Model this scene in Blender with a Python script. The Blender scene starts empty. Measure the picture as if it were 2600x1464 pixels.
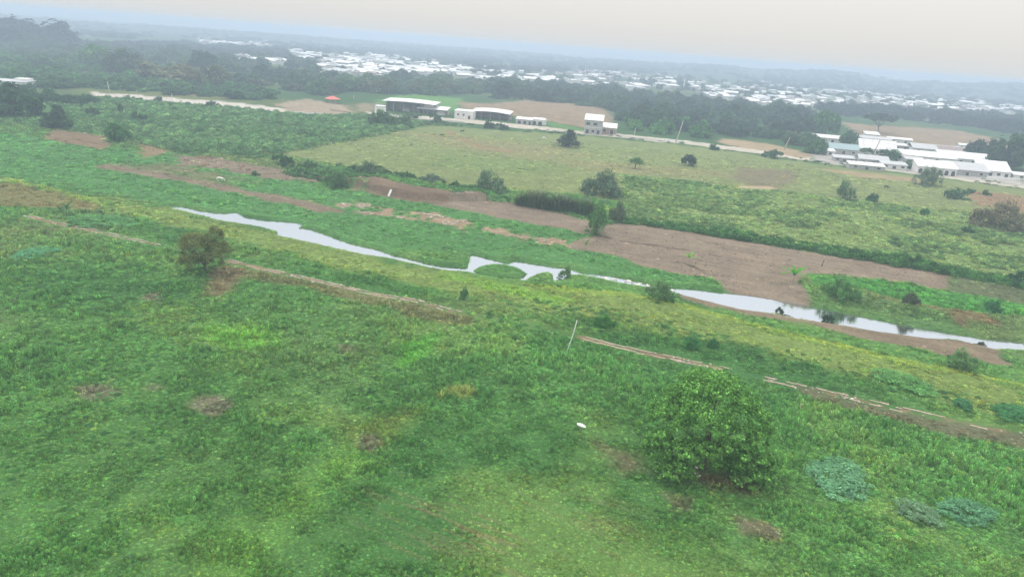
import bpy, math, random
import numpy as np
from mathutils import Matrix, Vector

# ------------------------------------------------------------------ camera, world, sun, exposure
sc = bpy.context.scene
COL = sc.collection
CAM_H, FPX, PITCH, ROLL = 50.5, 1850.0, math.radians(18.47), math.radians(4.32)
SUN_EL, SUN_AZ = math.radians(62), math.radians(-35)      # azimuth measured from +Y (view direction), clockwise

cd = bpy.data.cameras.new('camera'); cam = bpy.data.objects.new('camera', cd); COL.objects.link(cam)
cd.sensor_width = 36.0; cd.lens = 36.0 * FPX / 2600.0; cd.clip_start = 0.5; cd.clip_end = 40000
CM = Matrix.Translation((0, 0, CAM_H)) @ Matrix.Rotation(math.pi / 2 - PITCH, 4, 'X') @ Matrix.Rotation(ROLL, 4, 'Z')
cam.matrix_world = CM
sc.camera = cam

w = bpy.data.worlds.new('World'); sc.world = w; w.use_nodes = True
nt = w.node_tree; nt.nodes.clear()
N = nt.nodes.new; L = nt.links.new
out = N('ShaderNodeOutputWorld'); bg = N('ShaderNodeBackground'); bg2 = N('ShaderNodeBackground'); add = N('ShaderNodeMixShader')
sky = N('ShaderNodeTexSky'); sky.sky_type = 'NISHITA'; sky.sun_disc = False
sky.sun_elevation = SUN_EL; sky.sun_rotation = SUN_AZ; sky.dust_density = 3.0
L(sky.outputs[0], bg.inputs[0]); bg.inputs[1].default_value = 0.10
# even cloud cover: an overcast sky is brighter overhead than at the horizon
tc = N('ShaderNodeTexCoord'); sp = N('ShaderNodeSeparateXYZ'); L(tc.outputs['Generated'], sp.inputs[0])
mr = N('ShaderNodeMapRange'); mr.inputs[1].default_value = 0.0; mr.inputs[2].default_value = 1.0
mr.inputs[3].default_value = 0.81; mr.inputs[4].default_value = 2.4; mr.clamp = True
L(sp.outputs[2], mr.inputs[0])
bg2.inputs[0].default_value = (1.0, 0.97, 0.93, 1); L(mr.outputs[0], bg2.inputs[1])
add.inputs[0].default_value = 0.88
L(bg.outputs[0], add.inputs[1]); L(bg2.outputs[0], add.inputs[2]); L(add.outputs[0], out.inputs[0])

sd_ = bpy.data.lights.new('sun', 'SUN'); sun = bpy.data.objects.new('sun', sd_); COL.objects.link(sun)
sd_.energy = 1.5; sd_.angle = math.radians(12); sd_.color = (1.0, 0.96, 0.9)
sun.rotation_euler = (math.pi / 2 - SUN_EL, 0, math.pi - SUN_AZ)

sc.view_settings.view_transform = 'Standard'; sc.view_settings.look = 'None'
sc.view_settings.exposure = 0.0; sc.view_settings.gamma = 1.0
sc.render.engine = 'CYCLES'
cy = sc.cycles
cy.max_bounces = 5; cy.diffuse_bounces = 2; cy.glossy_bounces = 2; cy.transmission_bounces = 2
cy.volume_bounces = 1; cy.transparent_max_bounces = 4; cy.use_denoising = True
cy.use_adaptive_sampling = True; cy.adaptive_threshold = 0.01

# ------------------------------------------------------------------ helpers: noise, projection, distance
random.seed(7)
RNG = np.random.default_rng(11)
RM = np.array(CM.to_3x3())

def lin(c):
    c = np.asarray(c, float) / 255.0
    return np.where(c <= 0.04045, c / 12.92, ((c + 0.055) / 1.055) ** 2.4)
KA = 1.4
def A(r, g, b, k=KA):
    return tuple(np.clip(lin((r, g, b)) / k, 0, 0.9))

def _hash(ix, iy, s):
    n = (ix.astype(np.int64) * 374761393 + iy.astype(np.int64) * 668265263 + s * 1274126177) & 0x7fffffff
    n = ((n ^ (n >> 13)) * 1274126177) & 0x7fffffff
    return ((n ^ (n >> 16)) & 0xffff) / 65535.0
def vnoise(x, y, s=0):
    ix = np.floor(x); iy = np.floor(y); fx = x - ix; fy = y - iy
    fx = fx * fx * (3 - 2 * fx); fy = fy * fy * (3 - 2 * fy)
    a = _hash(ix, iy, s); b = _hash(ix + 1, iy, s); c = _hash(ix, iy + 1, s); d = _hash(ix + 1, iy + 1, s)
    return (a * (1 - fx) + b * fx) * (1 - fy) + (c * (1 - fx) + d * fx) * fy
def fbm(x, y, scale, octv=4, s=0):
    t = 0; amp = 0.5; tot = 0; f = 1.0 / scale
    for i in range(octv):
        t = t + amp * vnoise(x * f + 17.3 * i, y * f - 9.1 * i, s + i); tot += amp; amp *= 0.5; f *= 2.03
    return t / tot
def sstep(a, b, x):
    t = np.clip((x - a) / (b - a), 0, 1); return t * t * (3 - 2 * t)

def sd_poly(P, x, y, margin=30.0):
    """signed distance to a closed polygon, positive inside; only worked out near it"""
    P = np.asarray(P, float)
    res = np.full(x.shape, -1e6)
    m = (x > P[:, 0].min() - margin) & (x < P[:, 0].max() + margin) & (y > P[:, 1].min() - margin) & (y < P[:, 1].max() + margin)
    if not m.any(): return res
    X = x[m]; Y = y[m]
    d2 = np.full(X.shape, 1e12); ins = np.zeros(X.shape, bool)
    n = len(P)
    for i in range(n):
        ax, ay = P[i]; bx, by = P[(i + 1) % n]
        ex, ey = bx - ax, by - ay; ll = ex * ex + ey * ey + 1e-9
        t = np.clip(((X - ax) * ex + (Y - ay) * ey) / ll, 0, 1)
        d2 = np.minimum(d2, (X - ax - t * ex) ** 2 + (Y - ay - t * ey) ** 2)
        if ay != by:
            c = ((ay > Y) != (by > Y)) & (X < ex * (Y - ay) / (by - ay) + ax)
            ins ^= c
    res[m] = np.where(ins, 1, -1) * np.sqrt(d2)
    return res
def d_line(P, x, y):
    """distance to an open polyline and the side (positive = beyond it, away from the camera)"""
    P = np.asarray(P, float); d2 = np.full(x.shape, 1e12); side = np.ones(x.shape)
    for i in range(len(P) - 1):
        ax, ay = P[i]; bx, by = P[i + 1]; ex, ey = bx - ax, by - ay; ll = ex * ex + ey * ey + 1e-9
        t = np.clip(((x - ax) * ex + (y - ay) * ey) / ll, 0, 1)
        q = (x - ax - t * ex) ** 2 + (y - ay - t * ey) ** 2
        c = ex * (y - ay) - ey * (x - ax)
        side = np.where(q < d2, np.sign(c), side); d2 = np.minimum(q, d2)
    return np.sqrt(d2), side

def ray(px, py):
    d = RM @ np.array([(px - 1300.0) / FPX, -(py - 732.0) / FPX, -1.0])
    return d / np.linalg.norm(d)
def at_z(px, py, z=0.0):
    d = ray(px, py); t = (z - CAM_H) / d[2]
    return np.array([d[0] * t, d[1] * t])

# ------------------------------------------------------------------ river outline and the lie of the land
ZW = -2.3
river_a = [(438,524),(470,527),(490,533),(540,541),(580,543),(594,540),(620,552),(660,559),(713,563),(741,565),(766,571),(756,579),(788,584),(840,603),(871,615),(920,627),(948,633),(989,648),(1022,655),(1077,669),(1119,678),(1163,681),(1190,684),
           (1199,648),(1246,660),(1292,672),(1309,664),(1355,671),(1410,680),(1438,681),(1476,695),(1520,698),(1576,707),(1631,720),(1656,726),(1714,733),(1763,735),(1824,743),(1900,751),(1996,766),(2079,783),(2148,797),(2258,818),(2369,839),(2479,858),(2640,876),
           (2640,889),(2562,886),(2520,885),(2479,875),(2424,861),(2341,857),(2286,849),(2225,841),(2148,827),(2079,817),(2016,808),(1969,797),(1879,785),(1810,768),(1752,753),(1722,745),(1631,727),(1576,718),(1526,707),(1482,698),(1440,697),(1419,714),(1410,714),(1407,698),(1396,690),(1369,692),(1345,702),(1328,712),(1270,708),(1229,700),(1193,691),(1182,690),(1141,687),(1091,679),(1031,665),(981,654),(926,646),(871,634),(804,618),(749,607),(709,599),(706,587),(698,585),(662,576),(615,568),(579,563),(546,556),(513,547),(483,539),(469,536),(441,531)]
island_px = [(1196,689),(1229,702),(1270,710),(1317,711),(1337,703),(1342,695),(1317,680),(1284,673),(1251,670),(1215,676)]
RIV = np.array([at_z(px, py, ZW) for px, py in river_a])
ISL = np.array([at_z(px, py, ZW) for px, py in island_px])
riv_c_px = [(-200,470),(0,470),(120,480),(300,508),(440,528),(600,556),(760,588),(930,637),(1080,674),(1190,688),(1260,680),(1400,690),(1500,700),(1640,724),(1760,745),(1900,770),(2080,800),(2260,830),(2440,860),(2700,890)]
RIVC = np.array([at_z(px, py, ZW) for px, py in riv_c_px])
bank_face_px = [(905,482),(940,490),(981,501),(1031,510),(1105,517),(1150,517)]
BANKF = np.array([at_z(px, py, -1.0) for px, py in bank_face_px])
farbank_px = [(2020,738),(2150,748),(2280,778),(2420,804),(2700,836)]
FARB = np.array([at_z(px, py, -1.0) for px, py in farbank_px])

def z_smooth(x, y):
    d, s = d_line(RIVC, x, y)
    near = s < 0
    wv = np.where(near, 42.0, 60.0)
    z = -2.05 * (1 - sstep(4.0, wv, d))
    rr = np.hypot(x, y)
    az = np.degrees(np.arctan2(x, y))
    z = z + 3.0 * sstep(500, 2600, rr) * (fbm(x, y, 700, 2, 5) - 0.2)
    z = z + 11.0 * sstep(2300, 3300, rr) * (1 - sstep(3600, 5000, rr))
    # low hills on the right, far ridge all round
    hr = sstep(3, 22, az) * (1 - sstep(70, 110, az))
    hn = fbm(az * 10, rr * 0 + 3.0, 34, 3, 9)
    z = z + hr * (6 + 26 * hn) * sstep(1900, 3300, rr) * (1 - 0.7 * sstep(3500, 4600, rr))
    pk = 17 * np.exp(-((az - 31.5) / 1.5) ** 2) + 9 * np.exp(-((az - 34.5) / 1.6) ** 2) + 7 * np.exp(-((az - 22.5) / 2.0) ** 2)
    z = z + pk * np.exp(-((rr - 3600) / 500) ** 2)
    rid = 36 + 7 * fbm(az * 10, rr * 0, 60, 3, 4) + 11 * np.exp(-((az - 11.2) / 1.9) ** 2)
    z = z + rid * sstep(7000, 8500, rr)
    return z

def z_full(x, y):
    z = z_smooth(x, y)
    rr = np.hypot(x, y)
    lo = 1 - sstep(700, 1500, rr)
    z = z + lo * (0.55 * (fbm(x, y, 26, 3, 21) - 0.5) + 0.35 * (fbm(x, y, 5.0, 2, 22) - 0.5))
    # the cut earth bank beyond the river
    d, s = d_line(BANKF, x, y)
    z = z + np.where(s > 0, 2.3 * sstep(0.0, 1.6, d) * (1 - sstep(8, 26, d)), 0) * (1 - sstep(60, 90, np.abs(x - BANKF[:, 0].mean())))
    d, s = d_line(FARB, x, y)
    z = z + 2.0 * (1 - sstep(1.0, 7.0, d))
    # carve the channel
    sd = np.maximum(sd_poly(RIV, x, y, 14), -20)
    si = np.maximum(sd_poly(ISL, x, y, 14), -20)
    sdw = np.minimum(sd, -si)
    bank = np.clip(ZW + 0.03 - (sdw + 0.4) * 0.5, ZW - 0.8, 50)
    near = sdw > -5.0
    z = np.where(near, np.minimum(z * sstep(-0.2, -5.0, sdw) + bank * (1 - sstep(-0.2, -5.0, sdw)), np.maximum(bank, ZW + 0.16)), z)
    z = np.where(sdw > -0.62, bank, np.where(near, np.maximum(z, ZW + 0.12), z))
    return z

def at(px, py):
    """the spot on the land that the photograph shows at this pixel"""
    z = 0.0
    for _ in range(6):
        p = at_z(px, py, z); z = float(z_smooth(np.array([p[0]]), np.array([p[1]]))[0])
    return p
def atz(px, py):
    p = at(px, py); z = float(z_full(np.array([p[0]]), np.array([p[1]]))[0])
    return Vector((p[0], p[1], z))
def mpp(p):
    """metres per photograph pixel at a point"""
    return math.sqrt(p[0] ** 2 + p[1] ** 2 + CAM_H ** 2) / FPX
def poly(pts):
    return np.array([at(*q) for q in pts])

# ------------------------------------------------------------------ land-use zones: (pixel outline, ground colour, feather m, raggedness m, plants, object)
G_NEAR = A(78, 122, 62)
Z = []
def zone(pts, colr, feather=1.0, rag=2.0, veg=1.0, ob=None, thr=None, ns=None):
    Z.append(dict(P=poly(pts), c=np.array(colr), f=feather, r=rag, v=veg, ob=ob, thr=thr, ns=ns or 6.0))

# beyond the river: pasture, scrub, crops
zone([(0,300),(150,262),(260,250),(600,275),(700,288),(930,290),(1080,315),(960,345),(800,375),(690,395),(600,395),(450,390),(300,350),(260,340),(150,325),(0,312)], A(92,126,84), 4, 8, 2.0)
zone([(-60,335),(110,350),(260,380),(420,385),(640,420),(820,470),(1150,520),(1480,590),(1800,710),(1660,722),(1420,675),(1200,640),(1000,640),(700,555),(430,520),(150,470),(-60,450)], A(90,140,80), 4, 4, 0.5)
zone([(1090,318),(1485,345),(1735,368),(2071,415),(2400,455),(2640,482),(2640,560),(2100,500),(1850,470),(1590,445),(1580,510),(1480,500),(1300,480),(1150,470),(1000,440),(880,425),(800,408),(690,393),(800,375),(960,345)], A(132,146,94), 4, 5, 0.18)
zone([(1330,395),(1600,415),(1900,440),(1880,455),(1600,440),(1400,425),(1250,415)], A(142,144,100), 9, 8, 0.15)
zone([(1020,335),(1200,350),(1400,372),(1500,395),(1350,400),(1150,375)], A(142,144,100), 9, 8, 0.15)
zone([(1100,390),(1400,410),(1480,430),(1300,440),(1100,420)], A(124,144,90), 9, 8, 0.2)
zone([(1590,445),(1850,470),(2100,500),(2640,560),(2640,735),(2412,697),(2050,635),(1720,582),(1560,562),(1590,500)], A(126,150,94), 3, 4, 0.6)
zone([(1865,425),(2010,432),(2025,462),(1960,480),(1870,465)], A(132,126,98), 4, 5, 0.1)
zone([(1870,470),(1960,476),(1960,481),(1880,477)], A(190,170,140), 2, 2, 0.0)
zone([(2449,486),(2520,488),(2640,505),(2640,545),(2560,535),(2480,522)], A(150,128,100), 3, 4, 0.1)
zone([(2080,428),(2200,439),(2330,454),(2340,463),(2200,453)], A(168,152,118), 3, 4, 0.0)
zone([(1120,327),(1140,331),(1175,349),(1215,367),(1310,384),(1300,389),(1200,372),(1160,352)], A(150,132,98), 2, 3, 0.0)
# brown earth
zone([(1565,564),(1600,567),(1720,582),(1900,613),(2050,637),(2220,660),(2412,698),(2414,738),(2300,722),(2200,707),(2120,696),(2050,692),(2020,712),(2050,772),(1996,768),(1900,752),(1850,742),(1832,735),(1822,718),(1790,705),(1700,690),(1620,670),(1570,648),(1500,636),(1452,630),(1449,620),(1475,604),(1540,596),(1555,575)], A(146,132,115), 0.8, 1.2, 0.0, 'bare_field')
zone([(2412,698),(2640,738),(2640,780),(2450,748),(2414,740)], A(104,116,82), 2, 2, 0.3)
zone([(2050,694),(2200,709),(2414,741),(2640,780),(2640,815),(2450,800),(2300,765),(2150,732),(2060,722)], A(88,148,74), 1.5, 1.5, 0.9)
zone([(2130,730),(2300,770),(2450,805),(2640,822),(2640,845),(2500,835),(2330,800),(2180,760)], A(128,116,84), 2, 5, 0.5, None, 0.35, 5)
zone([(1718,743),(1752,752),(1810,767),(1879,784),(1962,796),(2016,807),(2148,827),(2286,849),(2424,861),(2490,877),(2531,888),(2549,901),(2562,926),(2500,922),(2424,908),(2341,886),(2258,873),(2176,858),(2134,842),(2040,822),(1960,812),(1900,803),(1820,785),(1760,770),(1720,755)], A(140,126,106), 1.0, 1.5, 0.0, 'sand_bar')
zone([(245,424),(276,417),(360,428),(440,440),(520,460),(620,480),(700,494),(770,507),(850,525),(875,541),(800,535),(700,512),(620,497),(520,473),(440,456),(360,445),(280,430)], A(136,122,104), 1.2, 2.4, 0.15, 'dirt_track')
zone([(330,420),(440,418),(560,440),(640,462),(560,462),(440,442)], A(120,126,90), 6, 6, 0.3)
zone([(447,393),(520,398),(600,410),(700,428),(815,447),(824,468),(740,457),(650,448),(560,432),(450,416)], A(138,126,108), 1.5, 3.4, 0.3)
zone([(930,468),(953,464),(1031,481),(1146,502),(1150,518),(1105,518),(1031,511),(981,502),(940,492)], A(130,112,94), 1.0, 2.0, 0.0, 'earth_bank')
zone([(1102,520),(1188,501),(1300,517),(1396,534),(1482,556),(1550,572),(1550,592),(1482,590),(1410,577),(1300,558),(1200,538),(1140,528)], A(144,130,114), 1.0, 2.0, 0.05, 'dry_bank')
zone([(860,520),(900,512),(940,520),(985,530),(1030,535),(1080,540),(1150,553),(1260,578),(1340,595),(1430,612),(1445,628),(1380,618),(1280,596),(1180,584),(1090,564),(1000,548),(920,542),(870,534)], A(168,148,124), 0.8, 4.0, 0.1, None, 0.42, 4)
zone([(107,352),(143,328),(262,345),(278,367),(262,380),(165,364)], A(136,118,92), 1.5, 2.0, 0.05, 'ploughed_plot')
zone([(350,361),(380,364),(416,384),(400,395),(367,402),(352,380)], A(146,128,98), 2, 3.0, 0.1)
zone([(0,463),(80,475),(150,490),(254,520),(240,531),(150,528),(80,525),(-40,532),(-40,460)], A(128,128,84), 1.5, 3.0, 0.4)
zone([(-40,448),(40,455),(90,470),(160,484),(254,504),(290,525),(254,522),(150,490),(80,475),(-40,458)], A(128,154,76), 1.0, 1.5, 0.6)
zone([(857,470),(930,466),(960,490),(920,494),(857,484)], A(132,122,98), 1.5, 3.0, 0.3, None, 0.4, 5)
for ln_ in ([(1504,597),(1530,599),(1553,604)], [(1576,610),(1640,620),(1703,629),(1760,638)], [(1800,646),(1822,650)], [(1905,660),(1913,661)], [(1995,671),(2030,680)], [(1770,605),(1800,618)], [(1700,662),(1740,670),(1790,690)]):
    wl = [(q[0], q[1] - 0.9) for q in ln_] + [(q[0], q[1] + 0.9) for q in ln_[::-1]]
    zone(wl, A(96,82,70), 0.35, 0.5, 0.0, 'bare_field')
# road and yards
road_pts = [(933,283),(1000,290),(1173,302),(1250,309),(1400,324),(1485,333),(1561,339),(1735,357),(1900,377),(2071,401),(2231,418),(2400,440),(2660,470),(2660,486),(2400,453),(2231,430),(2071,412),(1900,386),(1735,366),(1561,348),(1485,342),(1250,319),(1173,311),(1000,298),(933,291)]
zone(road_pts, A(206,198,184), 0.8, 3.0, 0.0, 'dirt_road')
zone([(229,233),(240,235),(386,245),(496,253),(593,260),(640,266),(720,276),(850,289),(840,293),(720,284),(640,276),(565,272),(469,263),(358,256),(248,247)], A(212,205,196), 0.8, 1.5, 0.0, 'paved_road')
zone([(701,262),(735,258),(790,250),(830,262),(880,268),(892,284),(860,290),(800,290),(730,284)], A(170,154,132), 2, 5, 0.1, 'dirt_yard')
zone([(960,252),(1000,244),(1060,240),(1170,250),(1170,275),(1130,285),(960,262)], A(100,150,72), 6, 6, 0.2)
zone([(1150,258),(1250,263),(1334,254),(1430,262),(1531,273),(1558,298),(1540,322),(1485,326),(1383,306),(1290,292),(1200,285)], A(156,136,110), 4, 5, 0.0, 'fallow_field')
zone([(900,262),(960,262),(960,282),(900,284)], A(150,140,112), 6, 8, 0.1)
zone([(1383,308),(1480,326),(1480,334),(1400,324)], A(96,140,72), 4, 3, 0.3)
zone([(2140,309),(2210,318),(2290,322),(2420,330),(2560,358),(2560,378),(2480,374),(2340,370),(2250,355),(2180,342)], A(158,138,110), 4, 6, 0.0, 'fallow_field')
zone([(1820,350),(1900,358),(2000,375),(2065,395),(2040,402),(1900,377),(1830,365)], A(176,156,126), 3, 5, 0.0)
zone([(2060,390),(2130,385),(2250,395),(2400,420),(2600,450),(2600,470),(2400,448),(2231,428),(2071,412)], A(186,182,176), 3, 4, 0.0, 'village_yard')
zone([(543,168),(600,162),(643,178),(620,190),(550,186)], A(104,160,78), 14, 10, 0.0)
zone([(460,225),(530,216),(593,224),(590,240),(520,248),(470,240)], A(150,132,98), 8, 10, 0.0)
# near side of the river
zone([(290,505),(440,535),(700,592),(980,662),(1190,697),(1300,722),(1600,745),(1750,778),(1960,838),(2300,915),(2640,985),(2640,1060),(2400,1010),(2150,950),(1900,885),(1700,845),(1500,815),(1300,775),(1150,748),(900,690),(640,620),(450,575),(290,540)], A(124,148,82), 3.0, 4.0, 0.35)
zone([(1190,700),(1340,718),(1480,705),(1640,735),(1730,760),(1900,806),(2150,850),(2340,890),(2430,915),(2640,945),(2640,975),(2300,910),(1960,835),(1750,776),(1600,743),(1300,722)], A(100,144,78), 1.5, 2.5, 0.6)
zone([(1300,716),(1450,730),(1600,741),(1750,773),(1960,833),(2300,911),(2640,978),(2640,990),(2300,921),(1960,843),(1750,785),(1600,752),(1450,742)], A(134,160,76), 0.8, 1.2, 0.5)
zone([(1120,690),(1250,712),(1400,742),(1500,765),(1400,775),(1250,735),(1120,705)], A(122,160,74), 2, 3, 0.5)
zone([(2030,980),(2100,1000),(2300,1042),(2660,1116),(2660,1142),(2450,1108),(2300,1078),(2170,1042),(2060,1008)], A(114,118,90), 1.2, 1.2, 0.45)
zone([(560,668),(640,682),(800,716),(1000,760),(1130,795),(1240,820),(1180,832),(1000,790),(800,742),(640,705),(560,690)], A(116,124,84), 1.4, 2.2, 0.6)
zone([(540,680),(585,672),(625,690),(590,730),(560,752),(530,745)], A(126,122,90), 1.6, 2.2, 0.45)
zone([(497,845),(540,818),(600,822),(640,835),(714,840),(690,880),(600,893),(540,870)], A(108,158,74), 2.4, 2.0, 0.9)
zone([(1017,880),(1060,848),(1114,850),(1100,890),(1060,915),(1020,924)], A(96,156,70), 1.6, 2.0, 1.0)
zone([(1108,1008),(1150,982),(1185,976),(1207,996),(1180,1012)], A(138,160,92), 0.8, 1.0, 0.8)
zone([(850,1080),(950,1040),(1050,1050),(1000,1110),(900,1150)], A(112,140,76), 3.0, 3.0, 1.0)
zone([(500,1440),(600,1330),(740,1210),(900,1130),(960,1170),(820,1280),(700,1400),(660,1480),(500,1480)], A(104,148,76), 3.0, 3.0, 0.9)
zone([(1520,1125),(1640,1150),(1660,1200),(1580,1210),(1540,1170)], A(124,126,96), 1.6, 2.4, 0.4)
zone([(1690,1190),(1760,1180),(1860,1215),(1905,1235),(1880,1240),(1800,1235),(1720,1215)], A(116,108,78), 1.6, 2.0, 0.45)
zone([(1690,1262),(1750,1275),(1755,1300),(1700,1295)], A(124,126,98), 1.0, 2.2, 0.55)
zone([(1880,1320),(1960,1345),(1965,1365),(1890,1345)], A(124,126,98), 1.0, 2.2, 0.55)
for (cx, cy_, rx, ry) in [(283,962,26,10),(140,945,22,11),(400,985,34,14),(540,1030,12,14),(383,752,16,7),(880,882,13,7),(228,990,14,6),(938,1122,22,17)]:
    zone([(cx + rx * math.cos(a), cy_ + ry * math.sin(a)) for a in np.linspace(0, 6.283, 10)[:-1]], A(120,126,100), 1.3, 3.6, 0.7)
PAST_AREA = poly([(960,1220),(1560,1250),(1680,1500),(900,1500)])       # short, mown area
_a, _b = at(1700, 600), at(2300, 700); FURROW = (_b - _a) / np.linalg.norm(_b - _a)
_a, _b = at(1300, 1300), at(1420, 1342); STREAK = (_b - _a) / np.linalg.norm(_b - _a)
CANAL_PX = [(66,547),(124,562),(200,577),(280,595),(400,622),(500,645),(575,660),(650,676),(700,688),(760,701),(820,716),(890,733),(1000,755),(1060,766),(1110,780),(1150,791),(1300,818),(1400,838),(1470,853),(1500,861),(1610,888),(1700,907),(1760,920),(1830,934),(1935,957),(2000,972),(2100,995),(2200,1016),(2350,1050),(2500,1081),(2640,1110)]
CANAL = poly(CANAL_PX)
for (i0, i1, th_) in ((0, 4, .42), (6, 15, .36), (18, 23, .36), (24, 30, .42)):      # dusty strip along the channel
    cp = CANAL_PX[i0:i1 + 1]
    Z.append(dict(P=np.array([at(q[0], q[1] - 3.5) for q in cp] + [at(q[0], q[1] + 4.5) for q in cp[::-1]]), c=np.array(A(146, 130, 102)), f=0.4, r=0.9, v=0.1, ob=None, thr=th_, ns=2.0))
WEED_TALL = poly([(1130,790),(1300,800),(1480,880),(1650,930),(1900,960),(2030,1010),(2300,1080),(2640,1150),(2640,1480),(2000,1480),(1950,1250),(1700,1000),(1450,1060),(1250,960),(1150,880)])

def land(x, y):
    """ground colour, plant cover and zone number at points"""
    rr = np.hypot(x, y)
    n1 = fbm(x, y, 38, 4, 31)[:, None]; n2 = fbm(x, y, 15, 4, 41)[:, None]; n3 = fbm(x, y, 90, 3, 51)[:, None]
    base = np.array(A(91, 137, 76))[None] * np.ones((len(x), 1))
    base = base + (np.array(A(80, 126, 70)) - base) * sstep(0.48, 0.7, n1)
    base = base + (np.array(A(114, 148, 82)) - base) * sstep(0.46, 0.72, n2) * 0.7
    base = base + (np.array(A(122, 134, 92)) - base) * sstep(0.5, 0.72, 1 - n1 * 0.6 - n3 * 0.4) * 0.7
    far = sstep(330, 520, rr)[:, None]
    fcol = np.array(A(64, 100, 56)) + (np.array(A(110, 122, 72)) - np.array(A(64, 100, 56))) * sstep(0.5, 0.75, fbm(x, y, 130, 4, 61)[:, None])
    base = base + (fcol - base) * far
    vf = sstep(1800, 2600, rr)[:, None]
    base = base + (np.array(A(58, 84, 56)) - base) * vf
    cover = np.ones(len(x)) * (1 - 0.7 * far[:, 0])
    zid = np.zeros(len(x), int)
    for i, zn in enumerate(Z):
        s = sd_poly(zn['P'], x, y, zn['r'] + zn['f'] + 6)
        m = s > -(zn['r'] + zn['f'] + 3)
        if not m.any(): continue
        xm = x[m]; ym = y[m]
        sm = s[m] + (fbm(xm, ym, zn['ns'] if zn['r'] > 1 else 2.5, 4, 70 + i) - 0.5) * 2.4 * zn['r']
        wgt = sstep(-zn['f'], zn['f'], sm)
        if zn['thr'] is not None:
            wgt = wgt * sstep(zn['thr'], zn['thr'] + 0.12, fbm(xm, ym, zn['ns'], 4, 170 + i))
        base[m] += (zn['c'] - base[m]) * wgt[:, None]
        cover[m] += (zn['v'] - cover[m]) * wgt
        if zn['ob']:
            k = np.flatnonzero(m)[wgt > 0.5]; zid[k] = i + 1
        else:
            k = np.flatnonzero(m)[wgt > 0.6]; zid[k] = 0
    # dry streaks left by mowing, all running one way
    mw = sstep(-7, 9, sd_poly(PAST_AREA, x, y, 10))
    uu = x * STREAK[0] + y * STREAK[1]; vv = -x * STREAK[1] + y * STREAK[0]
    st = fbm(uu / 7.0, vv / 0.55, 1.0, 3, 401) * 0.6 + fbm(x, y, 9, 3, 402) * 0.4
    st = sstep(0.5, 0.68, st) * mw * 0.5
    base = base + (np.array(A(140, 130, 98)) - base) * st[:, None]; cover = cover * (1 - 0.6 * st)
    uu = x * FURROW[0] + y * FURROW[1]; vv = -x * FURROW[1] + y * FURROW[0]
    fu = fbm(uu / 14.0, vv / 0.9, 1.0, 3, 411)
    base = base * (1 + np.where(zid > 0, (fu - 0.5) * 0.5, 0))[:, None]
    nn = 0.86 + 0.28 * fbm(x, y, 9, 4, 91)
    return base * nn[:, None], cover, zid

# ------------------------------------------------------------------ materials
def mat(name):
    m = bpy.data.materials.new(name); m.use_nodes = True; m.node_tree.nodes.clear(); return m
def nodes(m):
    t = m.node_tree
    return t.nodes.new, t.links.new
def simple(name, c, rough=0.7, noise=0.15, scale=3.0, metal=0.0, spec=0.3):
    m = mat(name); N, L = nodes(m)
    o = N('ShaderNodeOutputMaterial'); b = N('ShaderNodeBsdfPrincipled')
    tn = N('ShaderNodeTexNoise'); tn.inputs['Scale'].default_value = scale; tn.inputs['Detail'].default_value = 5
    tcn = N('ShaderNodeTexCoord'); L(tcn.outputs['Object'], tn.inputs['Vector'])
    mrn = N('ShaderNodeMapRange'); mrn.inputs[1].default_value = 0.25; mrn.inputs[2].default_value = 0.75
    mrn.inputs[3].default_value = 1 - noise; mrn.inputs[4].default_value = 1 + noise
    L(tn.outputs[0], mrn.inputs[0])
    mx = N('ShaderNodeMix'); mx.data_type = 'RGBA'; mx.blend_type = 'MULTIPLY'; mx.inputs[0].default_value = 1
    mx.inputs[6].default_value = (*c, 1); L(mrn.outputs[0], mx.inputs[7])
    L(mx.outputs[2], b.inputs['Base Color']); b.inputs['Roughness'].default_value = rough
    b.inputs['Metallic'].default_value = metal; b.inputs['Specular IOR Level'].default_value = spec
    L(b.outputs[0], o.inputs[0]); return m

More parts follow.
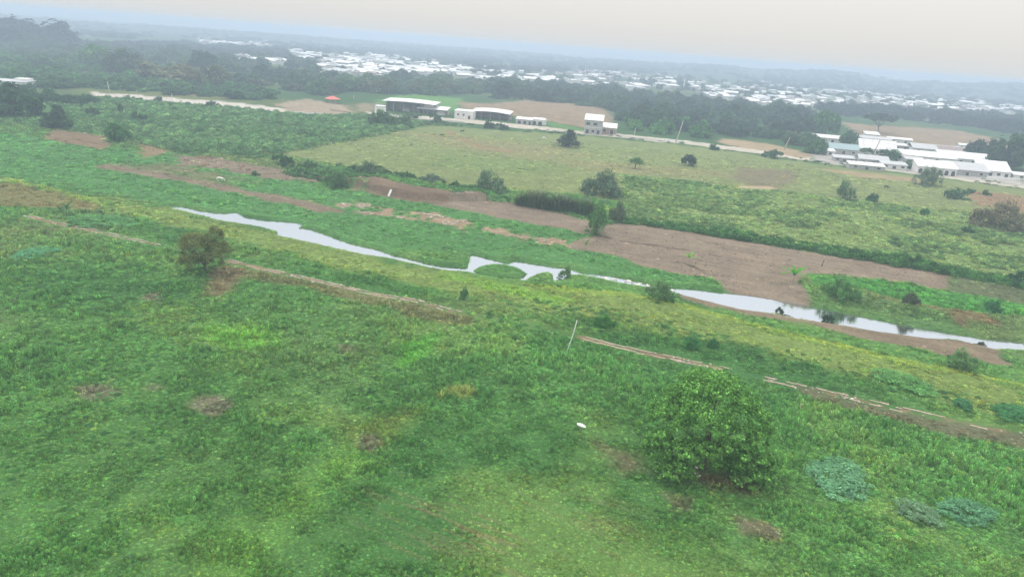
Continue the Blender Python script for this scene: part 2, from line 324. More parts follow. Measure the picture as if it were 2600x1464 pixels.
def ground_material():
    m = mat('ground'); N, L = nodes(m)
    o = N('ShaderNodeOutputMaterial'); b = N('ShaderNodeBsdfPrincipled')
    at_ = N('ShaderNodeAttribute'); at_.attribute_name = 'col'
    tcn = N('ShaderNodeTexCoord')
    n1 = N('ShaderNodeTexNoise'); n1.inputs['Scale'].default_value = 1.3; n1.inputs['Detail'].default_value = 8; n1.inputs['Roughness'].default_value = 0.75
    n2 = N('ShaderNodeTexNoise'); n2.inputs['Scale'].default_value = 0.16; n2.inputs['Detail'].default_value = 6; n2.inputs['Roughness'].default_value = 0.65
    L(tcn.outputs['Object'], n1.inputs['Vector']); L(tcn.outputs['Object'], n2.inputs['Vector'])
    m1 = N('ShaderNodeMapRange'); m1.inputs[1].default_value = 0.3; m1.inputs[2].default_value = 0.7; m1.inputs[3].default_value = 0.66; m1.inputs[4].default_value = 1.25
    m2 = N('ShaderNodeMapRange'); m2.inputs[1].default_value = 0.3; m2.inputs[2].default_value = 0.7; m2.inputs[3].default_value = 0.82; m2.inputs[4].default_value = 1.16
    L(n1.outputs[0], m1.inputs[0]); L(n2.outputs[0], m2.inputs[0])
    mm = N('ShaderNodeMath'); mm.operation = 'MULTIPLY'; L(m1.outputs[0], mm.inputs[0]); L(m2.outputs[0], mm.inputs[1])
    mx = N('ShaderNodeMix'); mx.data_type = 'RGBA'; mx.blend_type = 'MULTIPLY'; mx.inputs[0].default_value = 1
    L(at_.outputs['Color'], mx.inputs[6]); L(mm.outputs[0], mx.inputs[7])
    L(mx.outputs[2], b.inputs['Base Color']); b.inputs['Roughness'].default_value = 0.95; b.inputs['Specular IOR Level'].default_value = 0.05
    bp = N('ShaderNodeBump'); bp.inputs['Strength'].default_value = 0.8; bp.inputs['Distance'].default_value = 0.35
    L(n1.outputs[0], bp.inputs['Height']); L(bp.outputs[0], b.inputs['Normal'])
    L(b.outputs[0], o.inputs[0]); return m

def leaf_material(name, instanced):
    """foliage: the plant's own colour times a leaf to leaf variation, a little light through the leaf"""
    m = mat(name); N, L = nodes(m)
    o = N('ShaderNodeOutputMaterial'); d = N('ShaderNodeBsdfDiffuse'); t = N('ShaderNodeBsdfTranslucent'); s = N('ShaderNodeMixShader')
    if instanced:
        a = N('ShaderNodeAttribute'); a.attribute_type = 'INSTANCER'; a.attribute_name = 'tint'; src = a.outputs['Color']
    else:
        a = N('ShaderNodeObjectInfo'); src = a.outputs['Color']
    v = N('ShaderNodeAttribute'); v.attribute_name = 'var'
    mx = N('ShaderNodeMix'); mx.data_type = 'RGBA'; mx.blend_type = 'MULTIPLY'; mx.inputs[0].default_value = 1
    L(src, mx.inputs[6]); L(v.outputs['Color'], mx.inputs[7])
    L(mx.outputs[2], d.inputs[0]); L(mx.outputs[2], t.inputs[0])
    s.inputs[0].default_value = 0.34
    L(d.outputs[0], s.inputs[1]); L(t.outputs[0], s.inputs[2]); L(s.outputs[0], o.inputs[0]); return m

def water_material():
    m = mat('river_water'); N, L = nodes(m)
    o = N('ShaderNodeOutputMaterial'); d = N('ShaderNodeBsdfDiffuse'); g = N('ShaderNodeBsdfGlossy'); s = N('ShaderNodeMixShader')
    d.inputs[0].default_value = (0.16, 0.18, 0.16, 1); g.inputs[0].default_value = (0.74, 0.80, 0.88, 1); g.inputs['Roughness'].default_value = 0.06
    n = N('ShaderNodeTexNoise'); n.inputs['Scale'].default_value = 1.6; n.inputs['Detail'].default_value = 4
    tcn = N('ShaderNodeTexCoord'); mp = N('ShaderNodeMapping'); mp.inputs['Scale'].default_value = (0.5, 1.4, 1)
    L(tcn.outputs['Object'], mp.inputs[0]); L(mp.outputs[0], n.inputs['Vector'])
    bp = N('ShaderNodeBump'); bp.inputs['Strength'].default_value = 0.25; bp.inputs['Distance'].default_value = 0.06
    L(n.outputs[0], bp.inputs['Height']); L(bp.outputs[0], g.inputs['Normal'])
    lw = N('ShaderNodeFresnel'); lw.inputs[0].default_value = 1.33
    mr = N('ShaderNodeMapRange'); mr.inputs[1].default_value = 0.02; mr.inputs[2].default_value = 0.22; mr.inputs[3].default_value = 0.35; mr.inputs[4].default_value = 0.85
    L(lw.outputs[0], mr.inputs[0]); L(mr.outputs[0], s.inputs[0])
    L(d.outputs[0], s.inputs[1]); L(g.outputs[0], s.inputs[2]); L(s.outputs[0], o.inputs[0]); return m

def roof_material(name, c, rust=0.25):
    m = mat(name); N, L = nodes(m)
    o = N('ShaderNodeOutputMaterial'); b = N('ShaderNodeBsdfPrincipled')
    tcn = N('ShaderNodeTexCoord')
    n = N('ShaderNodeTexNoise'); n.inputs['Scale'].default_value = 0.5; n.inputs['Detail'].default_value = 6
    wv = N('ShaderNodeTexWave'); wv.inputs['Scale'].default_value = 2.2
    L(tcn.outputs['Object'], n.inputs['Vector']); L(tcn.outputs['Object'], wv.inputs['Vector'])
    mr = N('ShaderNodeMapRange'); mr.inputs[1].default_value = 0.52; mr.inputs[2].default_value = 0.72; mr.inputs[3].default_value = 0; mr.inputs[4].default_value = rust
    L(n.outputs[0], mr.inputs[0])
    mx = N('ShaderNodeMix'); mx.data_type = 'RGBA'; mx.inputs[6].default_value = (*c, 1); mx.inputs[7].default_value = (0.30, 0.24, 0.20, 1)
    L(mr.outputs[0], mx.inputs[0]); L(mx.outputs[2], b.inputs['Base Color'])
    bp = N('ShaderNodeBump'); bp.inputs['Strength'].default_value = 0.5; bp.inputs['Distance'].default_value = 0.05
    L(wv.outputs[0], bp.inputs['Height']); L(bp.outputs[0], b.inputs['Normal'])
    b.inputs['Roughness'].default_value = 0.45; b.inputs['Specular IOR Level'].default_value = 0.4
    L(b.outputs[0], o.inputs[0]); return m

M = dict(
    ground=ground_material(), leaf=leaf_material('tree_leaf', False), tuft=leaf_material('plant_leaf', True), water=water_material(),
    bark=simple('bark', (0.12, 0.095, 0.07), 0.9, 0.3, 2.0), palebark=simple('pale_bark', (0.42, 0.38, 0.31), 0.9, 0.25, 2.0),
    roofwhite=roof_material('white_metal_roof', (0.72, 0.73, 0.745), 0.42), roofgrey=roof_material('grey_metal_roof', (0.46, 0.48, 0.51), 0.45),
    roofteal=roof_material('teal_metal_roof', (0.26, 0.37, 0.40), 0.2), roofred=roof_material('red_roof', (0.62, 0.10, 0.08), 0.1),
    roofbrown=roof_material('brown_roof', (0.27, 0.20, 0.19), 0.4),
    wallwhite=simple('white_plaster', (0.68, 0.68, 0.66), 0.85, 0.15, 0.6), wallgrey=simple('grey_block_wall', (0.40, 0.40, 0.39), 0.9, 0.2, 0.8),
    wallbrown=simple('brick_wall', (0.34, 0.25, 0.20), 0.9, 0.25, 0.8), dark=simple('dark_opening', (0.035, 0.036, 0.04), 0.5, 0.2, 1.0, 0, 0.5),
    concrete=simple('concrete', (0.37, 0.315, 0.24), 0.95, 0.45, 1.2), stone=simple('stone', (0.33, 0.29, 0.235), 0.95, 0.35, 2.0),
    palestone=simple('pale_stone', (0.66, 0.64, 0.60), 0.9, 0.2, 3.0), white=simple('white_paint', (0.78, 0.78, 0.77), 0.6, 0.08, 2.0),
    wood=simple('weathered_wood', (0.10, 0.085, 0.07), 0.9, 0.3, 3.0), tan=simple('tan_hide', (0.50, 0.42, 0.32), 0.9, 0.15, 2.0),
    blackhide=simple('dark_hide', (0.06, 0.05, 0.045), 0.8, 0.2, 2.0), whitehide=simple('white_hide', (0.74, 0.71, 0.66), 0.85, 0.1, 2.0),
    polem=simple('utility_pole_concrete', (0.58, 0.56, 0.52), 0.85, 0.12, 2.0),
)

# ------------------------------------------------------------------ mesh helpers
def tag(o, label=None, cat=None, group=None, kind=None):
    if label: o['label'] = label
    if cat: o['category'] = cat
    if group: o['group'] = group
    if kind: o['kind'] = kind
    return o
def link(name, me, material=None, parent=None, loc=None, smooth=False):
    o = bpy.data.objects.new(name, me); COL.objects.link(o)
    if material and len(me.materials) == 0: me.materials.append(material)
    if parent: o.parent = parent
    if loc is not None: o.location = loc
    if smooth: me.polygons.foreach_set('use_smooth', np.ones(len(me.polygons), bool))
    return o
def empty(name, loc=(0, 0, 0), rz=0.0):
    o = bpy.data.objects.new(name, None); COL.objects.link(o); o.location = loc; o.rotation_euler = (0, 0, rz)
    o.empty_display_size = 0.3; return o
def np_mesh(name, V, Fq):
    """mesh from arrays; Fq is (n,4) or (n,3)"""
    V = np.asarray(V, np.float32); Fq = np.asarray(Fq, np.int32); k = Fq.shape[1]
    me = bpy.data.meshes.new(name); me.vertices.add(len(V)); me.vertices.foreach_set('co', V.ravel())
    me.loops.add(Fq.size); me.loops.foreach_set('vertex_index', Fq.ravel())
    me.polygons.add(len(Fq)); me.polygons.foreach_set('loop_start', np.arange(0, Fq.size, k, dtype=np.int32))
    me.update(calc_edges=True); return me
def set_col(me, name, C):
    a = me.attributes.new(name, 'FLOAT_COLOR', 'POINT')
    if C.shape[1] == 3: C = np.concatenate([C, np.ones((len(C), 1))], 1)
    a.data.foreach_set('color', C.astype(np.float32).ravel())

class MB:
    def __init__(s): s.v = []; s.f = []
    def quad(s, a, b, c, d):
        n = len(s.v); s.v += [a, b, c, d]; s.f.append((n, n + 1, n + 2, n + 3)); return s
    def hull8(s, p):           # 4 bottom then 4 top corners
        n = len(s.v); s.v += [tuple(q) for q in p]
        for f in ((3, 2, 1, 0), (4, 5, 6, 7), (0, 1, 5, 4), (1, 2, 6, 5), (2, 3, 7, 6), (3, 0, 4, 7)): s.f.append(tuple(n + i for i in f))
        return s
    def box(s, x0, x1, y0, y1, z0, z1):
        return s.hull8([(x0, y0, z0), (x1, y0, z0), (x1, y1, z0), (x0, y1, z0), (x0, y0, z1), (x1, y0, z1), (x1, y1, z1), (x0, y1, z1)])
    def tube(s, pts, rad, k=7):
        pts = [Vector(p) for p in pts]; n0 = len(s.v); prev = None
        for i, p in enumerate(pts):
            d = (pts[min(i + 1, len(pts) - 1)] - pts[max(i - 1, 0)]).normalized()
            u = d.cross(Vector((0.3, 1, 0.1))).normalized(); v = d.cross(u)
            for j in range(k):
                a = 2 * math.pi * j / k; s.v.append(tuple(p + (u * math.cos(a) + v * math.sin(a)) * rad[i]))
        for i in range(len(pts) - 1):
            for j in range(k):
                a = n0 + i * k + j; b = n0 + i * k + (j + 1) % k; s.f.append((a, b, b + k, a + k))
        s.f.append(tuple(n0 + j for j in range(k))[::-1]); s.f.append(tuple(n0 + (len(pts) - 1) * k + j for j in range(k)))
        return s
    def mesh(s, name):
        me = bpy.data.meshes.new(name); me.from_pydata([tuple(map(float, q)) for q in s.v], [], s.f); me.update(); return me
    def build(s, name, material, parent=None, smooth=False, loc=None):
        return link(name, s.mesh(name), material, parent, loc, smooth)

# ------------------------------------------------------------------ terrain
def sector():
    fine = np.radians(np.linspace(-45, 45, 800))
    left = np.radians(np.linspace(-180, -45, 90)[:-1]); right = np.radians(np.linspace(45, 180, 90)[1:])
    th = np.concatenate([left, fine, right])
    r = np.concatenate([np.geomspace(8, 54, 24)[:-1], np.geomspace(54, 520, 520)[:-1], np.geomspace(520, 9400, 150)])
    return th, r
TH, RR = sector()
T2, R2 = np.meshgrid(TH, RR)
GX = (np.sin(T2) * R2).ravel(); GY = (np.cos(T2) * R2).ravel()
GZ = z_full(GX, GY)
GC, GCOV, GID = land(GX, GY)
dark = 1 - 0.05 * np.clip(GCOV, 0, 1) * (np.hypot(GX, GY) < 330)     # nearby ground slightly darker where plant cover is dense
GC = GC * dark[:, None]
nt_, nr_ = len(TH), len(RR)
I = np.arange(nr_ * nt_).reshape(nr_, nt_)
Q = np.stack([I[:-1, :-1], I[:-1, 1:], I[1:, 1:], I[1:, :-1]], -1).reshape(-1, 4)[:, ::-1]
fid = GID[Q[:, 0]]
names = {0: ('ground', 'rough green grass and weed land on both sides of the river', 'ground')}
LAB = {'bare_field': 'bare brown earth field on the far bank of the river', 'sand_bar': 'pale sandy bar along the near edge of the river',
       'dirt_track': 'brown dirt track running along the far river flat', 'earth_bank': 'cut brown earth bank with a steep face beyond the river',
       'dry_bank': 'dry pinkish brown bank below the row of cane', 'ploughed_plot': 'small brown ploughed plot at the upper left',
       'dirt_road': 'pale dusty road running past the sheds and the village', 'paved_road': 'straight pale road between scrub and trees at upper left',
       'dirt_yard': 'beige dirt yard in front of the red roofed pavilion', 'village_yard': 'pale grey yard in front of the village buildings'}
VALL = np.stack([GX, GY, GZ], 1)
hill_face = (fid == 0) & (np.hypot(GX, GY)[Q[:, 0]] > 3900)
fid = np.where(hill_face, -1, fid)
first = {}
for k in range(1, len(Z) + 1):
    nm = Z[k - 1]['ob']
    if nm and nm != 'fallow_field':
        if nm in first: fid[fid == k] = first[nm]
        else: first[nm] = k
fallow_n = 0
for k in np.unique(fid):
    q = Q[fid == k]
    u, inv = np.unique(q, return_inverse=True)
    if k == 0: nm, lb = 'ground', names[0][1]
    elif k == -1: nm, lb = 'hills', 'hazy blue hills and ridge along the horizon'
    else:
        nm = Z[k - 1]['ob']; lb = LAB.get(nm)
        if nm == 'fallow_field':
            lb = ['tan fallow field behind the sheds and the two storey house', 'tan fallow field behind the village roofs'][fallow_n]; fallow_n += 1
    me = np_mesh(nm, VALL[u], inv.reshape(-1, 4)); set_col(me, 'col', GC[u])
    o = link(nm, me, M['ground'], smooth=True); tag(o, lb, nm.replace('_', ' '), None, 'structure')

sdw = np.minimum(np.maximum(sd_poly(RIV, GX, GY, 14), -20), -np.maximum(sd_poly(ISL, GX, GY, 14), -20))
wf = Q[(np.maximum(sdw[Q].max(1), -99) > -2.6)]
u, inv = np.unique(wf, return_inverse=True)
me = np_mesh('river', np.stack([GX[u], GY[u], np.full(len(u), ZW)], 1), inv.reshape(-1, 4))
tag(link('river', me, M['water'], smooth=True), 'narrow silvery river winding between green banks', 'river', None, 'structure')

# ------------------------------------------------------------------ plant meshes
def leaf_quads(P, Nrm, size, rng, var, fold=0.25, aspect=0.55):
    """diamond leaves at points P facing Nrm"""
    n = len(P)
    Nrm = Nrm / (np.linalg.norm(Nrm, axis=1, keepdims=True) + 1e-9)
    R = rng.normal(size=(n, 3)); U = np.cross(Nrm, R); U /= np.linalg.norm(U, axis=1, keepdims=True) + 1e-9
    W = np.cross(Nrm, U); s = np.asarray(size).reshape(-1, 1) * np.ones((n, 1))
    a = P - U * s; b = P - W * s * aspect + Nrm * s * fold; c = P + U * s; d = P + W * s * aspect + Nrm * s * fold
    V = np.stack([a, b, c, d], 1).reshape(-1, 3); F = np.arange(4 * n).reshape(-1, 4)
    C = np.repeat(var, 4, axis=0)
    return V, F, C
def crown_mesh(name, lobes, n, size, seed, shell=0.62, clumps=26, sig=0.2, up=0.5, spark=0.06, gain=1.75, low=0.7):
    rng = np.random.default_rng(seed); Vs = []; Ns = []; var = []
    wsum = sum(l[6] for l in lobes)
    for (cx, cy, cz, rx, ry, rz, wt) in lobes:
        m = int(n * wt / wsum); kc = max(6, int(clumps * wt / wsum * len(lobes) / max(1, len(lobes)) * 1.0))
        d = rng.normal(size=(kc, 3)); d[:, 2] = np.where(d[:, 2] < -0.35, -d[:, 2], d[:, 2]); d /= np.linalg.norm(d, axis=1, keepdims=True)
        rad = rng.uniform(shell, 1.0, (kc, 1)); cc = d * rad; bright = rng.uniform(0.72, 1.22, kc)
        ci = rng.integers(0, kc, m)
        p = cc[ci] + rng.normal(size=(m, 3)) * sig * np.array([1, 1, 0.75])
        q = p * np.array([rx, ry, rz]) + np.array([cx, cy, cz])
        nn = (p - cc[ci]) / (sig + 1e-6) * 0.5 + d[ci] * 0.5 + rng.normal(size=(m, 3)) * 0.45 + np.array([0, 0, up])
        Vs.append(q); Ns.append(nn)
        b = bright[ci] * rng.uniform(low, 1.25, m); b = np.where(rng.uniform(0, 1, m) < spark, b * gain, b)
        var.append(np.stack([b * rng.uniform(0.9, 1.12, m), b, b * rng.uniform(0.85, 1.1, m)], 1))
    P = np.concatenate(Vs); Nn = np.concatenate(Ns); var = np.concatenate(var)
    P[:, 2] = np.maximum(P[:, 2], 0.03)
    s = size * rng.uniform(0.6, 1.35, len(P))
    V, F, C = leaf_quads(P, Nn, s, rng, var)
    me = np_mesh(name, V, F); set_col(me, 'var', C); me.materials.append(M['leaf']); return me
def trunk_mesh(name, lobes, h, r, seed, zsplit=0.35):
    rng = np.random.default_rng(seed); b = MB()
    zs = h * zsplit
    b.tube([(0, 0, -0.3), (0.02 * h, 0, zs * 0.5), (0.0, 0.03 * h, zs), (0.02 * h, 0.02 * h, h * 0.62)], [r * 1.25, r, r * 0.85, r * 0.3])
    for (cx, cy, cz, rx, ry, rz, wt) in lobes:
        b.tube([(0, 0.02 * h, zs * 0.9), (cx * 0.5, cy * 0.5, zs + (cz - zs) * 0.6), (cx, cy, cz + rz * 0.3)], [r * 0.55, r * 0.38, r * 0.1], 5)
    return b.mesh(name)

def variant(name, lobes, n, size, seed, tr=0.22, bark='bark', **kw):
    h = max(l[2] + l[5] for l in lobes)
    c = crown_mesh(name + '_crown', lobes, n, size, seed, **kw)
    t = trunk_mesh(name + '_trunk', lobes, h, tr, seed); t.materials.append(M[bark])
    wdt = max(l[0] + l[3] for l in lobes) - min(l[0] - l[3] for l in lobes)
    return dict(c=c, t=t, w=wdt, h=h)
def rnd_lobes(seed, k, spread, zc, rz, r, flat=1.0):
    rng = np.random.default_rng(seed); out = [(0, 0, zc, r * 1.15, r * 1.15, rz, 2.0)]
    for i in range(k):
        a = 2 * math.pi * (i + rng.uniform(-0.3, 0.3)) / k; q = spread * rng.uniform(0.7, 1.15)
        out.append((q * math.cos(a), q * math.sin(a), zc + rng.uniform(-0.45, 0.1) * rz * flat, r * rng.uniform(0.6, 0.95), r * rng.uniform(0.6, 0.95), rz * rng.uniform(0.55, 0.85), 1.0))
    return out
VAR = {
    'round0': variant('round_tree', rnd_lobes(1, 6, 2.7, 3.2, 4.0, 2.8), 3000, 0.5, 1),
    'round1': variant('round_tree', rnd_lobes(2, 6, 3.0, 2.9, 3.9, 2.8), 3000, 0.5, 2),
    'round2': variant('round_tree', rnd_lobes(3, 5, 2.3, 3.6, 4.2, 2.7), 3000, 0.5, 3),
    'low0': variant('low_tree', rnd_lobes(4, 6, 3.2, 1.4, 3.5, 2.7), 3000, 0.5, 4),
    'low1': variant('low_tree', rnd_lobes(5, 6, 3.0, 1.2, 3.3, 2.8), 3000, 0.5, 5),
    'umb': variant('umbrella_tree', rnd_lobes(6, 7, 4.2, 5.6, 1.8, 3.2, 0.5), 3000, 0.42, 6, up=0.8),
    'cone': variant('cone_tree', [(0, 0, 1.6, 2.9, 2.9, 2.0, 3), (0, 0, 3.6, 2.2, 2.2, 2.0, 2), (0.1, 0, 5.4, 1.3, 1.3, 1.6, 1)], 2600, 0.36, 7, sig=0.24),
    'bush0': variant('bush', rnd_lobes(8, 5, 1.3, 0.4, 1.2, 1.0), 900, 0.2, 8, tr=0.06),
    'bush1': variant('bush', rnd_lobes(9, 4, 1.5, 0.3, 1.0, 0.9), 900, 0.2, 9, tr=0.06),
    'mound': variant('mound', [(0, 0, 0.35, 1.5, 1.2, 0.7, 3), (1.1, 0.2, 0.2, 1.0, 0.9, 0.5, 1), (-1.1, -0.2, 0.25, 1.0, 0.9, 0.5, 1), (0.3, 0.9, 0.2, 1.0, 0.7, 0.5, 1), (-0.2, -0.9, 0.15, 1.1, 0.7, 0.4, 1)], 5200, 0.07, 12, tr=0.05, shell=0.8, clumps=160, sig=0.12, up=0.9),
    'leafy0': variant('leafy_bush', rnd_lobes(13, 6, 1.2, 0.5, 1.6, 1.0), 5200, 0.075, 13, tr=0.06, shell=0.72, clumps=110, sig=0.16),
    'leafy1': variant('leafy_bush', rnd_lobes(14, 5, 1.5, 0.3, 1.1, 0.9), 5200, 0.075, 14, tr=0.06, shell=0.72, clumps=110, sig=0.16),
    'airy': variant('airy_tree', rnd_lobes(10, 6, 2.4, 4.4, 2.6, 1.7), 1300, 0.34, 10, sig=0.26),
}
KEYS_T = ['round0', 'round1', 'round2', 'low0', 'low1']
def copy_part(name, me, parent, color=None):
    o = bpy.data.objects.new(name, me); COL.objects.link(o); o.parent = parent
    if color is not None: o.color = (*color, 1)
    return o
def plant_at(name, loc, wdt, hgt, var, color, label, cat, group=None, rz=None):
    v = VAR[var]; e = empty(name, loc, random.uniform(0, 6.28) if rz is None else rz)
    e.scale = (wdt / v['w'], wdt / v['w'], hgt / v['h'])
    copy_part('trunk', v['t'], e); copy_part('crown', v['c'], e, color)
    return tag(e, label, cat, group)
def tree(x0, x1, y0, y1, var, colr, label, cat='tree', name='tree', group=None, sink=0.0):
    """a plant that spans x0..x1 and y0..y1 in the photograph, foot at y1"""
    p = atz((x0 + x1) / 2, y1 - sink); s = mpp(p)
    dep = math.atan2(CAM_H, math.hypot(p.x, p.y))
    wd = (x1 - x0) * s; pr = (y1 - y0) * s
    hg = max(0.4 * wd * 0.5, (pr - 0.35 * wd * math.sin(dep)) / math.cos(dep))
    p.y += wd * 0.25
    if var == 'mound': hg = 1.3; p.y += wd * 0.1
    return plant_at(name, p, wd * 1.02, hg, var, [min(.5, k_ * 1.65) for k_ in A(*colr)], label, cat, group)

# ------------------------------------------------------------------ the two big trees of the near bank
p = atz(1785, 1188)
lob = [(0.2, 1.2, 8.2, 5.8, 5.6, 4.9, 3.4), (-4.9, 0.4, 5.9, 3.3, 3.6, 3.5, 1.3), (5.0, 0.8, 5.6, 3.5, 3.6, 3.7, 1.4), (0.4, 5.0, 7.4, 4.6, 3.6, 4.4, 1.3),
       (-3.9, -3.3, 3.0, 2.7, 2.4, 2.5, 1.0), (4.6, -2.2, 2.5, 2.6, 2.2, 2.3, 0.9), (-6.4, -1.2, 3.6, 1.9, 2.2, 2.2, 0.6), (6.6, 0.2, 3.2, 2.0, 2.4, 2.6, 0.7), (1.8, -3.6, 4.4, 2.6, 1.9, 2.3, 0.9), (-1.6, -4.3, 4.2, 2.2, 1.7, 2.0, 0.8), (-4.6, -3.6, 1.2, 2.6, 2.2, 2.0, 0.9), (4.6, -3.4, 1.0, 2.8, 2.0, 1.9, 0.9), (-6.6, 1.6, 1.8, 1.9, 2.0, 2.4, 0.5), (7.2, -1.0, 1.4, 1.8, 1.9, 2.2, 0.5)]
e = tag(empty('dome_tree', p), 'large round leafy tree with low skirts standing in the near grass', 'tree')
cm = crown_mesh('near_crown', lob, 34000, 0.19, 101, shell=0.8, clumps=460, sig=0.1, up=0.6, spark=0.2, gain=1.9, low=0.5)
o = link('crown', cm, None, e); o.color = (*A(124, 182, 92), 1)
tb = MB(); tb.tube([(0, 0, -0.3), (0.1, 0, 1.6), (0.25, 0.1, 3.4), (0.3, 0.8, 6.0)], [0.42, 0.32, 0.27, 0.18], 9)
for (a, b, c) in [(-4.0, 0.2, 6.0), (4.2, 0.6, 6.0), (0.5, 4.0, 7.6), (-2.6, -2.2, 4.0), (3.2, -1.6, 4.0), (0.4, 0.8, 10.5)]:
    tb.tube([(0.2, 0.1, 2.6), (a * 0.45, b * 0.45 + 0.1, 2.6 + (c - 2.6) * 0.55), (a, b, c)], [0.26, 0.17, 0.06], 6)
tb.build('trunk', M['bark'], e, True)

p = atz(520, 690)
lob = [(-1.3, 0.5, 4.9, 3.7, 3.7, 3.6, 2.4), (3.0, 0.9, 4.3, 2.6, 2.7, 3.0, 1.3), (1.9, 1.4, 8.0, 1.9, 1.8, 1.7, 0.8), (-2.4, -1.4, 2.9, 2.4, 2.2, 2.3, 0.9), (0.6, -1.2, 3.0, 2.2, 2.0, 2.2, 0.8), (-2.6, 0.6, 6.4, 2.0, 2.0, 1.9, 0.7)]
e = tag(empty('olive_tree', p), 'olive brown bushy tree casting shade beside the broken channel', 'tree')
cm = crown_mesh('olive_crown', lob, 15000, 0.17, 102, shell=0.7, clumps=170, sig=0.15, up=0.5)
o = link('crown', cm, None, e); o.color = (*A(140, 154, 94), 1)
MB().tube([(0, 0, -0.3), (0.1, 0, 1.5), (0.2, 0.3, 3.6), (0.4, 0.5, 6.5)], [0.34, 0.27, 0.2, 0.07]).tube([(0, 0, 1.4), (1.4, 0.3, 2.8), (2.8, 0.7, 4.6)], [0.18, 0.13, 0.05]).tube([(0, 0, 1.4), (-1.0, 0.2, 3.0), (-2.2, 0.4, 5.0)], [0.18, 0.13, 0.05]).build('trunk', M['bark'], e, True)

# ------------------------------------------------------------------ trees and bushes one can point to
DK = (74, 100, 72); MG = (72, 112, 62); LG = (92, 140, 70); BR = (104, 104, 70); TEAL = (52, 112, 72); GY = (88, 102, 74)
tree(1201,1284,441,502,'leafy0',(96,124,96),'dark feathery tree between the round bush and the cane row')
tree(1474,1595,433,502,'leafy1',(92,116,90),'wide dark spreading tree at the edge of the pasture')
tree(1485,1546,508,597,'leafy0',(92,132,78),'pale green willowy tree hiding the corner of the bare field')
tree(1545,1592,512,566,'leafy1',(96,112,84),'grey green thin tree behind the pale willowy tree')
tree(1058,1130,440,464,'leafy1',(92,116,92),'wide dark low bush on the pasture above the earth bank','bush','bush')
tree(1144,1168,461,480,'bush1',MG,'small round bush right of the wide dark bush','bush','bush')
tree(1014,1056,436,456,'bush1',MG,'ragged little bush left of the wide dark bush','bush','bush')
tree(821,884,430,478,'leafy1',(88,122,80),'leafy bush where the brown bank begins','bush','bush')
tree(882,972,424,460,'leafy1',(84,112,80),'broad grey green bush above the start of the cut bank','bush','bush')
tree(762,800,404,430,'bush0',MG,'bush in the hedge row below the scrub corner','bush','bush')
tree(690,742,394,424,'bush1',(66,104,60),'low bush at the foot of the scrub field','bush','bush')
tree(636,656,434,447,'bush0',(62,108,64),'tiny dark bush on the brown upper bank','bush','bush')
tree(1597,1631,400,429,'airy',(86,126,74),'small pale tree with thin trunk alone on the pasture')
tree(1731,1770,391,421,'round0',(54,78,54),'dense dark round tree alone on the pasture')
tree(1421,1468,332,374,'cone',(58,74,58),'dark cone shaped tree just below the dusty road')
tree(2126,2174,460,508,'leafy0',(96,126,92),'fuzzy tree on the green slope below the village')
tree(2203,2233,490,512,'bush0',(58,110,64),'round green bush right of the fuzzy slope tree','bush','bush')
tree(2330,2392,428,473,'leafy0',(104,124,98),'grey green tree in front of the arched white building')
tree(2405,2460,484,506,'bush1',(74,108,74),'pale shrubs beside the small tan field','bush','bush')
tree(2452,2477,479,490,'bush0',(58,106,66),'flat dark bush above the small tan field','bush','bush')
tree(2497,2515,483,496,'bush0',(52,104,62),'small dark round bush right of the flat bush','bush','bush')
tree(2500,2620,524,588,'leafy1',(118,116,94),'brownish thicket at the right edge of the weed field','thicket','thicket')
tree(2576,2620,693,724,'bush0',(48,92,60),'dark bush at the right edge beyond the bright strip','bush','bush')
tree(2340,2364,530,547,'bush1',(64,128,72),'bright tuft like bush in the weed field','bush','bush')
tree(2446,2477,575,596,'bush0',(60,100,64),'grey green shrub low in the weed field','bush','bush')
tree(2234,2284,383,418,'round2',(78,112,78),'round green tree between the village roofs')
tree(2135,2185,336,376,'round0',(64,98,62),'dark leafy tree behind the teal roofed house')
tree(2184,2213,380,410,'umb',(78,106,72),'small umbrella shaped tree with a bare stem in the village')
tree(2289,2328,408,429,'bush0',(74,108,72),'clipped rounded bush in front of the white roofs','bush','bush')
tree(2476,2530,360,410,'round1',(60,84,60),'dark tree at the right end of the village roofs')
tree(2530,2620,368,432,'low0',(62,90,60),'large dark tree at the right edge behind the village')
tree(2050,2100,352,392,'low1',(72,108,66),'bushy tree left of the teal roofed house')
tree(2070,2130,285,345,'round0',(72,116,60),'bright green tall tree left of the tan fallow field')
tree(2200,2275,296,340,'umb',(58,76,56),'dark umbrella tree standing in the tan fallow field')
tree(-40,64,228,302,'round1',(54,84,54),'dark tall tree at the left edge below the road')
tree(113,164,278,326,'cone',(58,82,60),'dark pointed tree at the upper end of the ploughed plot')
tree(300,311,268,300,'airy',(66,96,62),'thin little tree standing in the scrub')
tree(322,362,285,311,'bush0',(62,94,62),'dark bush in the scrub right of the thin tree','bush','bush')
tree(212,245,276,298,'bush1',(62,94,62),'low dark bush in the scrub left of the thin tree','bush','bush')
tree(262,314,322,362,'low0',(72,118,64),'green tree at the right corner of the ploughed plot')
tree(296,346,243,258,'bush0',(74,112,66),'bush hiding the lower edge of the pale road','bush','bush')
tree(516,553,258,275,'bush1',(60,92,58),'dark bush at the right part of the pale road','bush','bush')
tree(388,410,247,260,'bush1',(62,88,60),'small bush standing on the pale road edge','bush','bush')
tree(259,340,142,192,'low0',(84,98,72),'brownish domed tree left of the widest domed tree')
tree(370,506,163,212,'low1',(104,106,74),'very wide brownish domed tree above the pale road')
tree(505,572,170,222,'round1',(96,104,74),'brownish round tree at the right of the widest domed tree')
tree(204,268,120,170,'round0',(84,126,66),'bright green tall tree among the dark upper left woods')
tree(477,541,136,184,'round2',(52,76,60),'dark bluish tree behind the brownish round tree')
